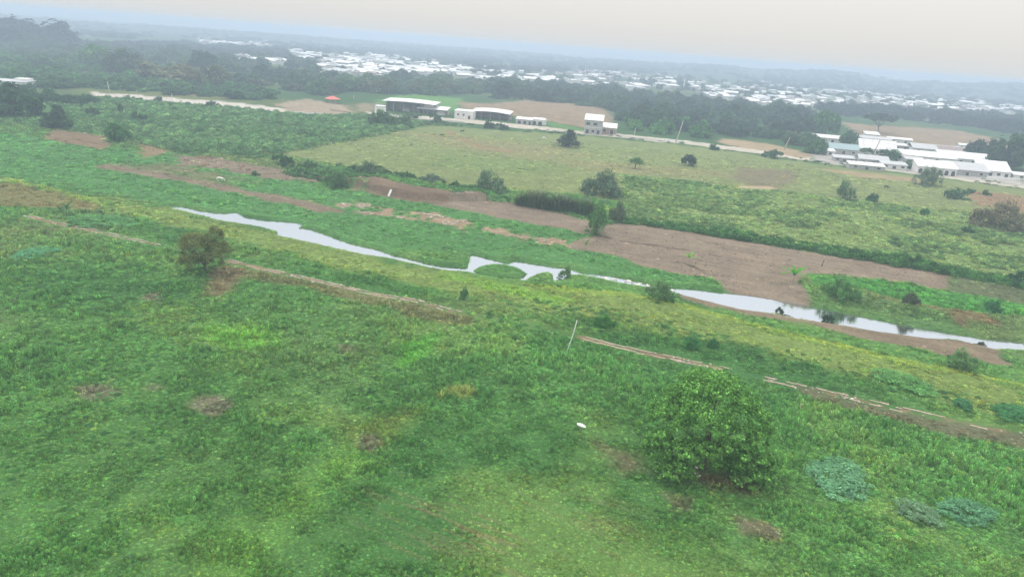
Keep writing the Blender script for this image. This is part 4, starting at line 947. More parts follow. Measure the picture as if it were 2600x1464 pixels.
# ------------------------------------------------------------------ poles and posts
def pole(bx, by, tx, ty, r, matn, label, name='utility_pole', arm=True, cat='pole', bend=0.0):
    q = atz(bx, by); h = (by - ty) * mpp(q) / math.cos(math.atan2(CAM_H, math.hypot(q.x, q.y))); lx = ((tx - bx) + (by - ty) * math.tan(ROLL)) * mpp(q)
    e = tag(empty(name, q), label, cat)
    MB().tube([(0, 0, -.4), (lx * .35 + bend, 0, h * .33), (lx * .68 + bend, 0, h * .66), (lx, 0, h)], [r * 1.3, r * 1.15, r, r * .75], 8).build('shaft', M[matn], e, True)
    if arm:
        MB().box(lx - .9, lx + .9, -.06, .06, h - .7, h - .58).build('crossarm', M['wood'], e)
pole(1437, 895, 1450, 812, 0.075, 'white', 'thin white leaning pole standing in the near weeds', 'leaning_pole', False, bend=0.1)
pole(1715, 364, 1722, 310, 0.22, 'polem', 'tall pale utility pole beside the broken wall')
pole(1610, 345, 1610, 326, 0.18, 'polem', 'short pale pole right of the annex')
pole(279, 237, 274, 213, 0.2, 'polem', 'pale pole at the left start of the pale road')
pole(437, 249, 436, 240, 0.2, 'polem', 'stubby pole behind the middle of the pale road', arm=False)
pole(1991, 380, 1997, 351, 0.22, 'tan', 'yellowish pole on the tan verge left of the village')
pole(2214, 397, 2221, 361, 0.2, 'wood', 'dark pole between the village roofs')
pole(2522, 407, 2525, 377, 0.2, 'polem', 'pale pole in front of the dark trees at the right')
pole(897, 252, 898, 243, 0.2, 'polem', 'pale pole behind the dirt yard', arm=False)
pole(1734, 228, 1734, 202, 0.7, 'white', 'white mast rising among the distant houses', 'mast', False, 'mast')
pole(2086, 675, 2088, 659, 0.10, 'wood', 'dark stump like post in the bare field', 'wooden_post', False, 'post')

# ------------------------------------------------------------------ cattle
def cow_mesh(name, grazing):
    me = bpy.data.meshes.new(name)
    hd = [(1.25, 0, 0.75), (1.5, 0, 0.35), (1.62, 0, 0.12)] if grazing else [(1.15, 0, 1.5), (1.35, 0, 1.75), (1.65, 0, 1.6)]
    V = [(-.75, 0, 1.2), (-.2, 0, 1.12), (.35, 0, 1.12), (.8, 0, 1.25)] + hd
    R = [.33, .38, .38, .3, .2, .15, .09]; E = [(0, 1), (1, 2), (2, 3), (3, 4), (4, 5), (5, 6)]
    for s_ in (-1, 1):
        for (x, rt, knee) in ((-.72, 0, -.1), (.68, 3, .04)):
            n = len(V); V += [(x, s_ * .22, .9), (x + knee, s_ * .22, .5), (x, s_ * .22, 0.03)]; R += [.17, .09, .06]; E += [(rt, n), (n, n + 1), (n + 1, n + 2)]
    n = len(V); V += [(-1.1, 0, 1.15), (-1.16, 0, .6)]; R += [.05, .03]; E += [(0, n), (n, n + 1)]
    h0 = 5
    for s_ in (-1, 1):
        n = len(V); b = V[h0]; V.append((b[0] - .08, s_ * .26, b[2] + .08)); R.append(.05); E.append((h0, n))
    me.from_pydata(V, E, []); o = bpy.data.objects.new(name, me); COL.objects.link(o)
    md = o.modifiers.new('skin', 'SKIN'); o.modifiers.new('sub', 'SUBSURF').levels = 1
    for i, sv in enumerate(me.skin_vertices[0].data): sv.radius = (R[i], R[i]); sv.use_root = (i == 1)
    dg = bpy.context.evaluated_depsgraph_get(); m2 = bpy.data.meshes.new_from_object(o.evaluated_get(dg)); bpy.data.objects.remove(o); m2.name = name
    m2.polygons.foreach_set('use_smooth', np.ones(len(m2.polygons), bool)); return m2
CG, CS = cow_mesh('cow_grazing', True), cow_mesh('cow_standing', False)
def cow(px, py, me, matn, label, rz):
    m2 = me.copy(); m2.materials.clear(); m2.materials.append(M[matn])
    o = link('cow', m2, None, None, atz(px, py)); o.rotation_euler = (0, 0, rz); tag(o, label, 'cow', 'cattle on the far side of the river')
cow(1381, 355, CG, 'whitehide', 'white cow grazing left of the cone shaped tree', 0.2)
cow(1414, 367, CG, 'tan', 'tan cow at the left foot of the cone shaped tree', 2.9)
cow(1448, 373, CS, 'tan', 'tan cow standing in front of the cone shaped tree', 1.2)
cow(1173, 337, CS, 'blackhide', 'dark cow on the pasture below the white walled building', 0.3)
cow(1123, 347, CG, 'blackhide', 'small dark cow left of the pasture path', 3.0)
cow(559, 461, CG, 'whitehide', 'white cow on the green flat beyond the dirt track', 0.1)
cow(2249, 478, CG, 'blackhide', 'dark cow on the slope below the village', 0.4)

# ------------------------------------------------------------------ the broken concrete channel on the near bank
def rock_mesh(name, seed):
    import bmesh
    rng = random.Random(seed); bm = bmesh.new(); bmesh.ops.create_icosphere(bm, subdivisions=1, radius=1.0)
    for v in bm.verts: v.co *= rng.uniform(.68, 1.15); v.co.z *= .65
    me = bpy.data.meshes.new(name); bm.to_mesh(me); bm.free(); return me
ROCK = [rock_mesh('stone', i) for i in range(6)]
for r in ROCK: r.materials.append(M['stone'])
PROCK = [r.copy() for r in ROCK]
for r in PROCK: r.materials.clear(); r.materials.append(M['palestone'])
ch = tag(empty('irrigation_channel', (0, 0, 0)), 'broken concrete irrigation channel crossing the near grass in a long line', 'channel')
seg = np.linalg.norm(np.diff(CANAL, axis=0), axis=1); cum = np.concatenate([[0], np.cumsum(seg)])
def canal_at(s):
    i = min(max(np.searchsorted(cum, s) - 1, 0), len(seg) - 1); t = (s - cum[i]) / seg[i]
    p_ = CANAL[i] + (CANAL[i + 1] - CANAL[i]) * t; d = (CANAL[i + 1] - CANAL[i]) / seg[i]; return p_, d
def s_of(px):
    for i in range(len(CANAL_PX) - 1):
        if CANAL_PX[i][0] <= px <= CANAL_PX[i + 1][0]: return cum[i] + seg[i] * (px - CANAL_PX[i][0]) / (CANAL_PX[i + 1][0] - CANAL_PX[i][0])
    return cum[-1]
def slab(s, ln, off, wdt, hz):
    p_, d = canal_at(s); nrm = np.array([-d[1], d[0]]); c = p_ + nrm * off; z = float(z_full(np.array([c[0]]), np.array([c[1]]))[0])
    o = MB().box(-ln / 2, ln / 2, -wdt / 2, wdt / 2, -.25, hz).build('kerb_slab', M['concrete'], ch); o.location = (c[0], c[1], z)
    o.rotation_euler = (random.uniform(-.06, .06), random.uniform(-.03, .03), math.atan2(d[1], d[0]) + random.uniform(-.05, .05))
for (xa, xb, prob) in ((893, 1006, 1.0), (1020, 1062, .7), (1482, 1620, 1.0), (1625, 1720, .55), (1940, 2020, .6), (575, 893, .6), (66, 400, .5), (1030, 1160, .4), (1720, 1840, .5), (2020, 2460, .4), (2462, 2500, .5)):
    s = s_of(xa); s1 = s_of(xb)
    while s < s1:
        ln = random.uniform(1.3, 2.4)
        for off in (-.75, .7):
            if random.random() < prob: slab(s + ln / 2, ln - .06, off + random.uniform(-.06, .06), random.uniform(.26, .46), random.uniform(.05, .17))
        s += ln
nst = 0
def stone(s, off, size, me):
    p_, d = canal_at(s); nrm = np.array([-d[1], d[0]]); c = p_ + nrm * off; z = float(z_full(np.array([c[0]]), np.array([c[1]]))[0])
    o = copy_part('stone', me, ch); o.location = (c[0], c[1], z + size * .25); o.scale = (size * random.uniform(.8, 1.6), size * random.uniform(.7, 1.2), size * random.uniform(.6, 1.0)); o.rotation_euler = (0, 0, random.uniform(0, 6.28))
for (xa, xb, n) in ((66, 400, 70), (575, 893, 80), (1006, 1160, 34), (1620, 1840, 44), (1935, 2200, 46), (2200, 2640, 20)):
    for i in range(n):
        s = random.uniform(s_of(xa), s_of(xb)); stone(s, random.choice((-.7, .6)) + random.gauss(0, .25), random.uniform(.10, .30), random.choice(ROCK if random.random() < .93 else PROCK)); nst += 1

# rubble along the far flat: too many small clods to count
def rubble(name, label, pts, n, smin, smax, seed, matn):
    rng = np.random.default_rng(seed); V = []; F = []; base = [np.array([v.co[:] for v in r.vertices]) for r in ROCK]; bf = [np.array([p_.vertices[:] for p_ in r.polygons]) for r in ROCK]; k = 0
    Pw = poly(pts); x = rng.uniform(Pw[:, 0].min(), Pw[:, 0].max(), n * 40); y = rng.uniform(Pw[:, 1].min(), Pw[:, 1].max(), n * 40)
    keep = (sd_poly(Pw, x, y) > 0) & (fbm(x, y, 4, 3, 77) > .5); x = x[keep][:n]; y = y[keep][:n]; z = z_full(x, y)
    for i in range(len(x)):
        j = rng.integers(0, 6); s = rng.uniform(smin, smax); V.append(base[j] * s * np.array([1.3, 1, .8]) + np.array([x[i], y[i], z[i] + s * .2])); F.append(bf[j] + k); k += len(base[j])
    o = link(name, np_mesh(name, np.concatenate(V), np.concatenate(F)), M[matn]); tag(o, label, 'rubble', None, 'stuff')
rubble('rubble', 'pale earth clods and rubble in a ragged line on the far flat', [(860,520),(900,512),(985,530),(1080,540),(1150,553),(1260,578),(1340,595),(1430,612),(1445,628),(1280,596),(1090,564),(920,542)], 420, .15, .5, 5, 'concrete')

rubble('soil_clods', 'small dark soil clods strewn over the bare field', [(1570,570),(1900,618),(2200,662),(2405,702),(2405,732),(2120,692),(2030,700),(1990,760),(1850,735),(1700,685),(1500,632),(1480,610)], 520, .06, .2, 15, 'wood')

def boulder(px, py, size, label, group=None, me=None, z=None, cat='rock'):
    q = atz(px, py); o = link('rock', me or random.choice(ROCK), None, None, (q.x, q.y, (q.z if z is None else z) + size * .2)); o.scale = (size * 1.3, size, size * .8); o.rotation_euler = (0, 0, random.uniform(0, 6.28)); tag(o, label, cat, group)
for i in range(22):
    px = 1515 + 200 * random.random(); py = 703 + (px - 1515) * 0.155 + random.uniform(-3, 5)
    q = at_z(px, py, ZW); o = link('rock', random.choice(PROCK if i % 3 else ROCK), None, None, (q[0], q[1], ZW + .02)); s_ = random.uniform(.25, .6); o.scale = (s_ * 1.5, s_, s_ * .7); o.rotation_euler = (0, 0, random.uniform(0, 6))
    tag(o, 'pale rock breaking the water in the narrow rapids', 'rock', 'rocks in the rapids')
boulder(1771, 1184, .34, 'largest pale stone at the foot of the big round tree', None, PROCK[0])
boulder(1786, 1188, .24, 'flat pale stone right of the largest one under the big round tree', None, PROCK[1])
boulder(1764, 1199, .22, 'small pale stone left of the trunk of the big round tree', None, PROCK[2])
boulder(1776, 1206, .2, 'lowest small pale stone below the trunk of the big round tree', None, PROCK[3])
# white sack in the grass, white board on the bank, driftwood
q = atz(1476, 1084); b = MB(); n = 10
for i in range(5):
    t = i / 4; r = [.12, .3, .34, .28, .1][i]
    for j in range(n):
        a = 2 * math.pi * j / n; b.v.append((-.75 + 1.5 * t, r * math.cos(a) * 1.1 + random.uniform(-.04, .04), .22 + r * .7 * math.sin(a) + random.uniform(-.04, .04)))
for i in range(4):
    for j in range(n): b.f.append((i * n + j, i * n + (j + 1) % n, (i + 1) * n + (j + 1) % n, (i + 1) * n + j))
b.f += [tuple(range(n)), tuple(range(4 * n, 5 * n))[::-1]]
o = b.build('sack', M['white'], None, True, q); o.rotation_euler = (0, 0, -.7); tag(o, 'crumpled white sack lying in the near grass', 'sack')
q = atz(986, 499); e = tag(empty('white_board', q, 0.25), 'white board leaning on the cut earth bank', 'board')
o = MB().box(-.35, .35, -.05, .05, 0, 2.6).build('panel', M['white'], e); o.rotation_euler = (-.5, .45, 0)
MB().box(-.3, -.2, .06, .12, 0, 2.0).build('batten', M['wood'], e).rotation_euler = (-.5, .45, 0)
for (ax, ay, bx, by, r, lb) in ((1969, 796, 2004, 806, .14, 'long dark log at the edge of the sand bar'), (1990, 799, 2016, 808, .12, 'shorter dark log beside the long log'), (2470, 874, 2506, 878, .13, 'dark log in the water near the right edge')):
    a = at_z(ax, ay, ZW); c = at_z(bx, by, ZW); o = MB().tube([(a[0], a[1], ZW + .12), ((a[0] + c[0]) / 2, (a[1] + c[1]) / 2 + .1, ZW + .2), (c[0], c[1], ZW + .1)], [r, r * .9, r * .6]).build('driftwood_log', M['wood'], None, True); tag(o, lb, 'log')
for (x0, x1, y0, y1, lb) in ((2088, 2121, 800, 820, 'clump of green weed standing in the river by the sand bar'), (1966, 1990, 776, 797, 'leafy branch clump in the river above the logs'), (2484, 2500, 866, 880, 'small weed clump on the dark log near the right edge')):
    q = at_z((x0 + x1) / 2, y1 - 4, ZW); s = mpp(q) * (x1 - x0); plant_at('river_weed', (q[0], q[1], ZW), s, s * .5, 'bush1', A(70, 104, 72), lb, 'plant')

# ------------------------------------------------------------------ grass, weeds, scrub and far woodland (nobody could count them)
def tuft_grass(seed):
    me = blades('grass_tuft', 34, 0.62, 0.46, 0.035, 0.6, seed); me.materials.append(M['tuft']); return me
def tuft_weed(seed, n=46, r=0.5, h=0.55, size=0.11):
    rng = np.random.default_rng(seed); a = rng.uniform(0, 6.283, n); rad = r * np.sqrt(rng.uniform(0, 1, n)); z = h * (1 - (rad / r) ** 2 * .7) * rng.uniform(.45, 1.05, n)
    P = np.stack([rad * np.cos(a), rad * np.sin(a), z], 1); Nn = np.stack([np.cos(a) * rad / r, np.sin(a) * rad / r, np.ones(n) * .8], 1) + rng.normal(size=(n, 3)) * .45
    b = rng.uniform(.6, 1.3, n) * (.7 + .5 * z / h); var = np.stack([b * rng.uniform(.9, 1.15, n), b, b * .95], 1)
    V, F, C = leaf_quads(P, Nn, size * rng.uniform(.7, 1.4, n), rng, var, .2, .6)
    me = np_mesh('weed_tuft', V, F); set_col(me, 'var', C); me.materials.append(M['tuft']); return me
def source_collection(name, meshes):
    c = bpy.data.collections.new(name)
    for i, me in enumerate(meshes): c.objects.link(bpy.data.objects.new('%s_%02d' % (name, i), me))
    return c
def with_tuft(me):
    m2 = me.copy(); m2.materials.clear(); m2.materials.append(M['tuft']); return m2
SRC_NEAR = source_collection('near_plants', [tuft_grass(1), tuft_grass(2), tuft_weed(3), tuft_weed(4), tuft_weed(5, 60, .55, .7, .1), tuft_weed(6, 40, .5, .4, .13)])
SRC_SHRUB = source_collection('shrubs', [tuft_weed(7, 110, .55, .6, .09), tuft_weed(8, 120, .55, .8, .09), tuft_weed(9, 100, .6, .5, .1)])
SRC_CROWN = source_collection('crowns', [with_tuft(VAR[k]['c']) for k in ('round0', 'round1', 'low0', 'low1')])
def gn_scatter(name, label, cat, src, P, rot, scl, tint, nvar, seed):
    me = bpy.data.meshes.new(name); n = len(P); me.vertices.add(n); me.vertices.foreach_set('co', P.astype(np.float32).ravel())
    a = me.attributes.new('rot', 'FLOAT_VECTOR', 'POINT'); a.data.foreach_set('vector', rot.astype(np.float32).ravel())
    a = me.attributes.new('scl', 'FLOAT_VECTOR', 'POINT'); a.data.foreach_set('vector', scl.astype(np.float32).ravel())
    a = me.attributes.new('idx', 'INT', 'POINT'); a.data.foreach_set('value', nvar.astype(np.int32))
    set_col(me, 'tint', tint)
    o = link(name, me); tag(o, label, cat, None, 'stuff')
    g = bpy.data.node_groups.new(name, 'GeometryNodeTree')
    g.interface.new_socket('Geometry', in_out='INPUT', socket_type='NodeSocketGeometry'); g.interface.new_socket('Geometry', in_out='OUTPUT', socket_type='NodeSocketGeometry')
    N = g.nodes.new; L = g.links.new
    gi = N('NodeGroupInput'); go = N('NodeGroupOutput'); ip = N('GeometryNodeInstanceOnPoints'); ci = N('GeometryNodeCollectionInfo')
    ci.inputs['Collection'].default_value = src; ci.inputs['Separate Children'].default_value = True; ci.inputs['Reset Children'].default_value = True
    def na(nm, t):
        q = N('GeometryNodeInputNamedAttribute'); q.data_type = t; q.inputs['Name'].default_value = nm; return q.outputs[0]
    L(gi.outputs[0], ip.inputs['Points']); L(ci.outputs[0], ip.inputs['Instance']); ip.inputs['Pick Instance'].default_value = True
    L(na('idx', 'INT'), ip.inputs['Instance Index']); L(na('rot', 'FLOAT_VECTOR'), ip.inputs['Rotation']); L(na('scl', 'FLOAT_VECTOR'), ip.inputs['Scale'])
    L(ip.outputs[0], go.inputs[0])
    md = o.modifiers.new('scatter', 'NODES'); md.node_group = g
    return o
def cast(n, r0, r1, seed, half=43):
    rng = np.random.default_rng(seed); r = np.exp(rng.uniform(math.log(r0), math.log(r1), n)); t = np.radians(rng.uniform(-half, half, n))
    return np.sin(t) * r, np.cos(t) * r, r, rng
x, y, r, rng = cast(300000, 50, 420, 900)
colr, cov, zid = land(x, y)
wet = np.minimum(np.maximum(sd_poly(RIV, x, y, 14), -20), -np.maximum(sd_poly(ISL, x, y, 14), -20))
dcan, side = d_line(CANAL, x, y)
drv, rside = d_line(RIVC, x, y)
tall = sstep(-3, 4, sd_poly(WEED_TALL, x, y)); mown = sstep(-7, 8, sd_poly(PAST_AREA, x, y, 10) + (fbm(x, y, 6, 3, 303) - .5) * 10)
keep = (rng.uniform(0, 1, len(x)) < np.clip(cov * 1.15, 0.015, 1) * (1 - .35 * mown)) & (wet < -0.5) & (dcan > 1.15)
keep &= ~((dcan < 1.6) & (rng.uniform(0, 1, len(x)) < .7))
patch = fbm(x, y, 11, 3, 301); fine = fbm(x, y, 2.5, 2, 302)
hs = (0.55 + .7 * sstep(.4, .7, patch)) * (0.45 + 1.2 * sstep(.3, .72, fine)) * (1 + .45 * tall) * (1 - .62 * mown)
hs = np.where(side > 0, hs * (.25 + .5 * np.clip(cov, 0, 1)), hs)
hs = np.where(rside > 0, hs * np.clip(.45 + .45 * cov, .3, 1.6), hs)
hs = hs * (.35 + .65 * sstep(1.0, 4.5, dcan))
hs = hs * (.2 + .8 * sstep(1.5, 8.0, -wet))
sz = r / 225.0 * rng.uniform(.75, 1.35, len(x))
up_ = np.clip(sz * hs * 1.5, .12, 2.4)
z = z_full(x, y) - .04
V3 = np.stack([x, y, z], 1)
rot = np.stack([rng.normal(0, .08, len(x)), rng.normal(0, .08, len(x)), rng.uniform(0, 6.28, len(x))], 1)
scl = np.stack([sz * 1.15, sz * 1.15, up_], 1)
lum = np.exp(rng.normal(0, .3, len(x))) * (1 + .18 * tall + .12 * sstep(.4, .7, patch))  # taller plants get a lighter tint to offset their self-shadowing
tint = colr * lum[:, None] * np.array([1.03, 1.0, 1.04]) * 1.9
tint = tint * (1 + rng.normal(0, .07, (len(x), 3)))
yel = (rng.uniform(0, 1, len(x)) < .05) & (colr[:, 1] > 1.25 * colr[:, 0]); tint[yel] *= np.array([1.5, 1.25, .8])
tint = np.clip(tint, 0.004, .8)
gidx = np.where(rng.uniform(0, 1, len(x)) < np.clip(.35 + .5 * (side > 0) - .2 * tall, 0, 1), rng.integers(0, 2, len(x)), rng.integers(2, 6, len(x)))
nearm = keep & (side < 0); midm = keep & (side >= 0) & (rside < 0); farm = keep & (rside >= 0)
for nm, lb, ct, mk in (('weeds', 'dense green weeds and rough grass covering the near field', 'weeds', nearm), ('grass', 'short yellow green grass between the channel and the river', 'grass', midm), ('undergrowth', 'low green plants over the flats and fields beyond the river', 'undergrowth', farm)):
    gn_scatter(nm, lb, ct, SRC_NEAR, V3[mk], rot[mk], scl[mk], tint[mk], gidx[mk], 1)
# scrub: the left field and the weed field on the right
def fill(pts, n, seed, wr, hr, cols, name, label, src, nv, thr=None):
    Pw = poly(pts); rng = np.random.default_rng(seed); X = []; Y = []
    cx = rng.uniform(Pw[:, 0].min(), Pw[:, 0].max(), n * 8); cy2 = rng.uniform(Pw[:, 1].min(), Pw[:, 1].max(), n * 8)
    k = sd_poly(Pw, cx, cy2) > 0
    if thr: k &= fbm(cx, cy2, 16, 3, seed) > thr
    x = cx[k][:n]; y = cy2[k][:n]; m = len(x); wd = rng.uniform(*wr, m); hg = rng.uniform(*hr, m)
    big = fbm(x, y, 22, 3, seed + 1); wd *= .6 + .8 * big; hg *= .5 + big
    C = np.array([A(*c) for c in cols])[rng.integers(0, len(cols), m)] * np.exp(rng.normal(0, .28, (m, 1))) * 1.6 * (.75 + .5 * fbm(x, y, 12, 2, seed + 3)[:, None])
    gn_scatter(name, label, 'scrub', src, np.stack([x, y, z_full(x, y) - .05], 1), np.stack([np.zeros(m), np.zeros(m), rng.uniform(0, 6.28, m)], 1), np.stack([wd, wd, hg], 1), C, rng.integers(0, nv, m), seed)
fill([(-100,300),(150,262),(260,250),(600,277),(700,290),(930,294),(1080,317),(960,343),(800,372),(690,392),(600,395),(450,388),(300,350),(260,338),(150,325),(-100,315)], 9000, 410, (1.5, 4.5), (1.0, 3.4), [(94,136,86),(106,148,92),(82,122,80),(118,152,98)], 'scrub', 'mass of green scrub filling the field below the pale road', SRC_SHRUB, 3)
fill([(1590,447),(1850,472),(2100,502),(2640,562),(2640,735),(2412,695),(2050,633),(1720,578),(1560,560),(1590,500)], 9000, 420, (.9, 2.6), (.5, 1.6), [(116,150,92),(126,156,96),(102,140,86),(134,158,100),(84,122,80)], 'scrub', 'mass of knee high green weeds above the bare field', SRC_SHRUB, 3, .5)
fill([(1560,556),(1720,570),(2050,620),(2412,680),(2640,720),(2640,742),(2412,698),(2050,637),(1720,584),(1560,566)], 900, 430, (1.4, 3.2), (1.0, 2.6), [(72,118,62),(80,128,66),(60,104,60)], 'scrub', 'dark leafy fringe along the upper edge of the bare field', SRC_SHRUB, 3)
fill([(650,392),(820,418),(990,440),(1200,470),(1310,486),(1310,505),(1200,495),(1000,462),(860,470),(640,424)], 420, 440, (1.2, 3.2), (.8, 2.6), [(72,112,62),(80,116,70),(62,98,60)], 'scrub', 'loose line of bushes along the lower edge of the pasture', SRC_SHRUB, 3, .5)
fill([(1080,318),(1485,347),(1735,370),(2071,417),(2400,458),(2640,486),(2640,470),(2400,443),(2071,404),(1735,362),(1485,338),(1080,305)], 260, 450, (1.2, 3.0), (.6, 1.6), [(72,108,66),(88,112,76)], 'scrub', 'scattered verge bushes along the pale dusty road', SRC_SHRUB, 3, .52)
def wood(pts, n, seed, wr, hr, cols, name, label):
    Pw = poly(pts); rng = np.random.default_rng(seed)
    cx = rng.uniform(Pw[:, 0].min(), Pw[:, 0].max(), n * 10); cy2 = rng.uniform(Pw[:, 1].min(), Pw[:, 1].max(), n * 10)
    k = sd_poly(Pw, cx, cy2) > 0; x = cx[k][:n]; y = cy2[k][:n]; m = len(x); wd = rng.uniform(*wr, m) / 9.0; hg = rng.uniform(*hr, m) / 6.5
    C = np.array([A(*c) for c in cols])[rng.integers(0, len(cols), m)] * rng.uniform(1.1, 1.95, (m, 1))
    gn_scatter(name, label, 'woodland', SRC_CROWN, np.stack([x, y, z_full(x, y) - .8], 1), np.stack([np.zeros(m), np.zeros(m), rng.uniform(0, 6.28, m)], 1), np.stack([wd, wd, hg], 1), C, rng.integers(0, 4, m), seed)
wood([(1240,212),(1400,216),(1560,232),(1700,250),(1840,262),(1950,275),(2060,290),(2060,345),(1900,350),(1800,340),(1700,330),(1590,320),(1565,285),(1400,258),(1250,250)], 420, 461, (9, 20), (5, 11), DARK, 'woodland', 'dense dark canopy filling the wood behind the two storey house')
wood([(820,140),(1000,146),(1180,166),(1300,184),(1500,186),(1720,200),(1900,216),(2100,236),(2300,252),(2640,276),(2640,300),(2300,276),(2090,272),(1900,256),(1720,232),(1500,220),(1290,210),(1180,198),(980,196),(830,198)], 330, 465, (8, 18), (6, 11), [(62,86,66),(72,100,74),(80,108,78)], 'woodland', 'trees and gardens growing between the houses of the distant town')
wood([(2060,290),(2160,296),(2300,306),(2450,322),(2640,350),(2640,310),(2450,288),(2300,276),(2100,272)], 260, 462, (10, 20), (6, 11), [(44,58,50),(50,66,54)], 'woodland', 'dense dark canopy behind the tan fallow field')
wood([(-60,105),(150,108),(300,128),(480,143),(560,152),(700,180),(830,212),(1000,208),(1190,220),(1240,235),(1170,246),(1000,238),(860,242),(700,235),(560,205),(400,195),(200,165),(-60,135)], 520, 463, (9, 20), (5, 10), [(60,86,60),(68,98,64),(78,110,70),(72,100,68),(92,104,74)], 'woodland', 'dense mixed canopy in the woods above the pale road')
wood([(-60,135),(200,170),(400,200),(560,210),(700,238),(690,258),(560,250),(400,238),(230,226),(-60,222)], 420, 464, (5, 11), (3, 6), [(78,122,74),(86,132,78),(72,112,70)], 'woodland', 'bright green bushy growth just above the pale road')
fill([(1130,790),(1300,800),(1480,880),(1650,930),(1900,960),(2030,1010),(2300,1080),(2640,1150),(2640,1480),(2000,1480),(1950,1250),(1700,1000),(1450,1060),(1250,960),(1150,880)], 800, 470, (.5, 1.3), (.4, 1.1), [(92,146,76),(108,156,84),(76,128,72),(124,160,92)], 'tall_weeds', 'taller leafy weeds standing out of the near grass around the big round tree', SRC_SHRUB, 3, .5)
fill([(-60,640),(300,640),(600,760),(900,800),(1150,880),(1250,960),(1000,1180),(600,1300),(300,1480),(-60,1480)], 600, 480, (.4, 1.1), (.3, .8), [(92,144,78),(104,150,84),(76,126,74),(70,116,76)], 'tall_weeds', 'taller weed clumps dotted over the left near field', SRC_SHRUB, 3, .53)
fill([(1250,745),(1600,790),(2000,890),(2640,1040),(2640,1095),(2100,985),(1700,895),(1300,810)], 320, 490, (.6, 1.6), (.3, 1.0), [(84,134,76),(96,142,82),(72,120,74)], 'tall_weeds', 'low weed clumps between the channel and the light strip', SRC_SHRUB, 3, .52)
# far woodland
rng = np.random.default_rng(77); n = 9000
r = np.exp(rng.uniform(math.log(1150), math.log(5200), n)); t = np.radians(rng.uniform(-42, 42, n)); x = np.sin(t) * r; y = np.cos(t) * r
k = fbm(x, y, 260, 3, 88) > .42 + .08 * sstep(2600, 1100, r); x = x[k]; y = y[k]; r = r[k]; m = len(x)
# keep the built-up quarters open
built = np.zeros(m, bool)
for pts in ([(815,136),(1000,140),(1180,165),(1200,192),(980,200),(820,205)], [(720,128),(840,140),(830,160),(740,155)], [(1273,180),(1720,192),(1700,235),(1290,214)], [(1732,205),(2100,228),(2090,276),(1740,252)], [(2076,226),(2640,262),(2640,306),(2076,272)]):
    built |= sd_poly(poly(pts), x, y, 10) > 0
k = ~built; x = x[k]; y = y[k]; r = r[k]; m = len(x)
s = rng.uniform(1.1, 2.6, m) * (1 + .5 * sstep(1500, 4500, r)); hz_ = rng.uniform(.9, 1.6, m)
hz_ = np.minimum(hz_, np.maximum(.25, (55.0 - z_full(x, y)) / 8.2)); WTOP = float((z_full(x, y) + 8.0 * hz_).max())
C = np.array([A(50, 70, 52), A(58, 82, 58), A(66, 88, 60)])[rng.integers(0, 3, m)] * rng.uniform(.8, 1.2, (m, 1))
gn_scatter('woodland', 'hazy dark woodland spreading to the horizon around the town', 'woodland', SRC_CROWN, np.stack([x, y, z_full(x, y) - .5], 1), np.stack([np.zeros(m), np.zeros(m), rng.uniform(0, 6.28, m)], 1), np.stack([s, s, hz_], 1), C, rng.integers(0, 4, m), 3)

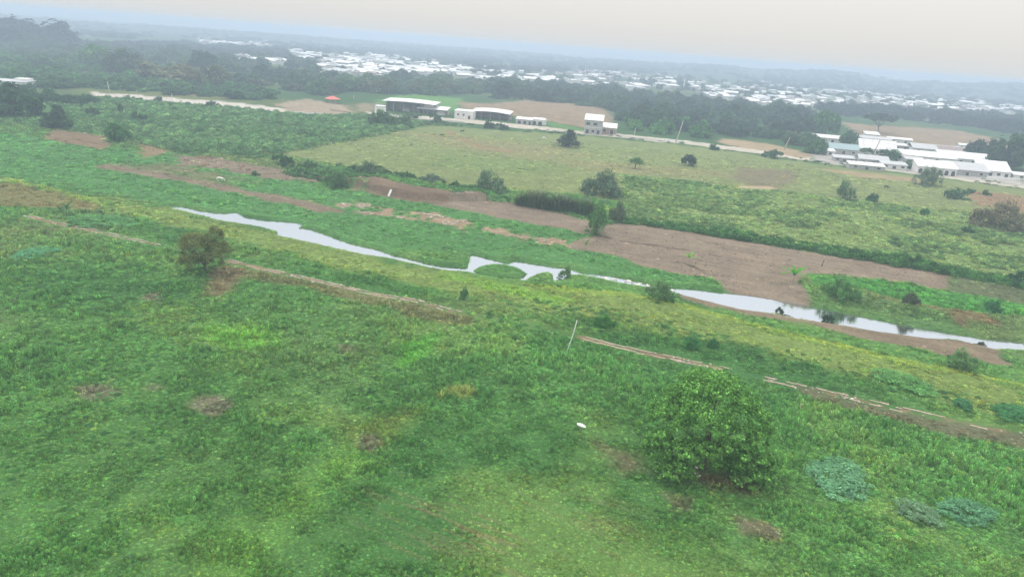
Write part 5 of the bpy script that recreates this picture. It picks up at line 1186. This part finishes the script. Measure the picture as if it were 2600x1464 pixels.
# the rest of the town: small houses past counting
def whole_house(k, wm, rm):
    a, c = hmesh(k); V = [v.co[:] for v in a.vertices] + [v.co[:] for v in c.vertices]; n0 = len(a.vertices)
    F = [tuple(p_.vertices) for p_ in a.polygons] + [tuple(i + n0 for i in p_.vertices) for p_ in c.polygons]
    me = bpy.data.meshes.new('small_house'); me.from_pydata(V, [], F); me.materials.append(M[wm]); me.materials.append(M[rm])
    for i, p_ in enumerate(me.polygons): p_.material_index = 0 if i < len(a.polygons) else 1
    return me
SRC_HOUSE = source_collection('small_houses', [whole_house(0, 'wallwhite', 'roofwhite'), whole_house(1, 'wallwhite', 'roofwhite'), whole_house(2, 'wallgrey', 'roofwhite'), whole_house(0, 'wallgrey', 'roofbrown')])
XS = []
for pts, n in (([(780,134),(900,138),(1060,152),(1180,170),(1200,190),(1060,196),(830,202),(815,170)], 150), ([(600,146),(740,158),(735,170),(610,160)], 24), ([(1190,170),(1300,184),(1470,180),(1720,194),(1705,234),(1500,224),(1280,214)], 80),
               ([(1720,204),(1900,210),(2100,230),(2095,278),(1960,272),(1740,244)], 66), ([(2070,228),(2300,244),(2640,268),(2640,306),(2300,280),(2076,270)], 84), ([(500,100),(700,112),(690,120),(520,116)], 30)):
    XS += [at(*q) for q in scatter_px(pts, n, 700 + n)]
XS = np.array(XS); m = len(XS); rng = np.random.default_rng(5); ww = rng.uniform(6, 13, m)
gn_scatter('small_houses', 'countless small white roofed houses scattered through the distant town', 'houses', SRC_HOUSE, np.stack([XS[:, 0], XS[:, 1], z_full(XS[:, 0], XS[:, 1]) - .1], 1), np.stack([np.zeros(m), np.zeros(m), rng.uniform(-.5, .5, m) + (rng.uniform(0, 1, m) < .4) * 1.57], 1),
           np.stack([ww, ww * rng.uniform(.7, 1.2, m), rng.uniform(4.5, 8, m)], 1), np.ones((m, 3)), rng.choice(4, m, p=[.35, .3, .25, .1]), 9)

# ------------------------------------------------------------------ the hazy air
HAZE = 0.00060
TOP = max(float(GZ.max()), WTOP, 56.0) + 1.5
print('LAND TOP', float(GZ.max()), WTOP, 'HAZE TOP', TOP)
hb = MB().box(-9800, 9800, -9800, 9800, -8, TOP).build('haze', None)
tag(hb, 'pale blue haze thickening towards the horizon', 'haze', None, 'stuff')
m = mat('haze_air'); N, L = nodes(m); o = N('ShaderNodeOutputMaterial'); v = N('ShaderNodeVolumePrincipled')
v.inputs['Color'].default_value = (0.64, 0.785, 1.0, 1); v.inputs['Density'].default_value = HAZE; v.inputs['Anisotropy'].default_value = 0.2
L(v.outputs[0], o.inputs['Volume']); hb.data.materials.append(m)
print('TREES', tree_n, 'HOUSES', house_n, 'STONES', nst, 'OBJ', len(bpy.data.objects))
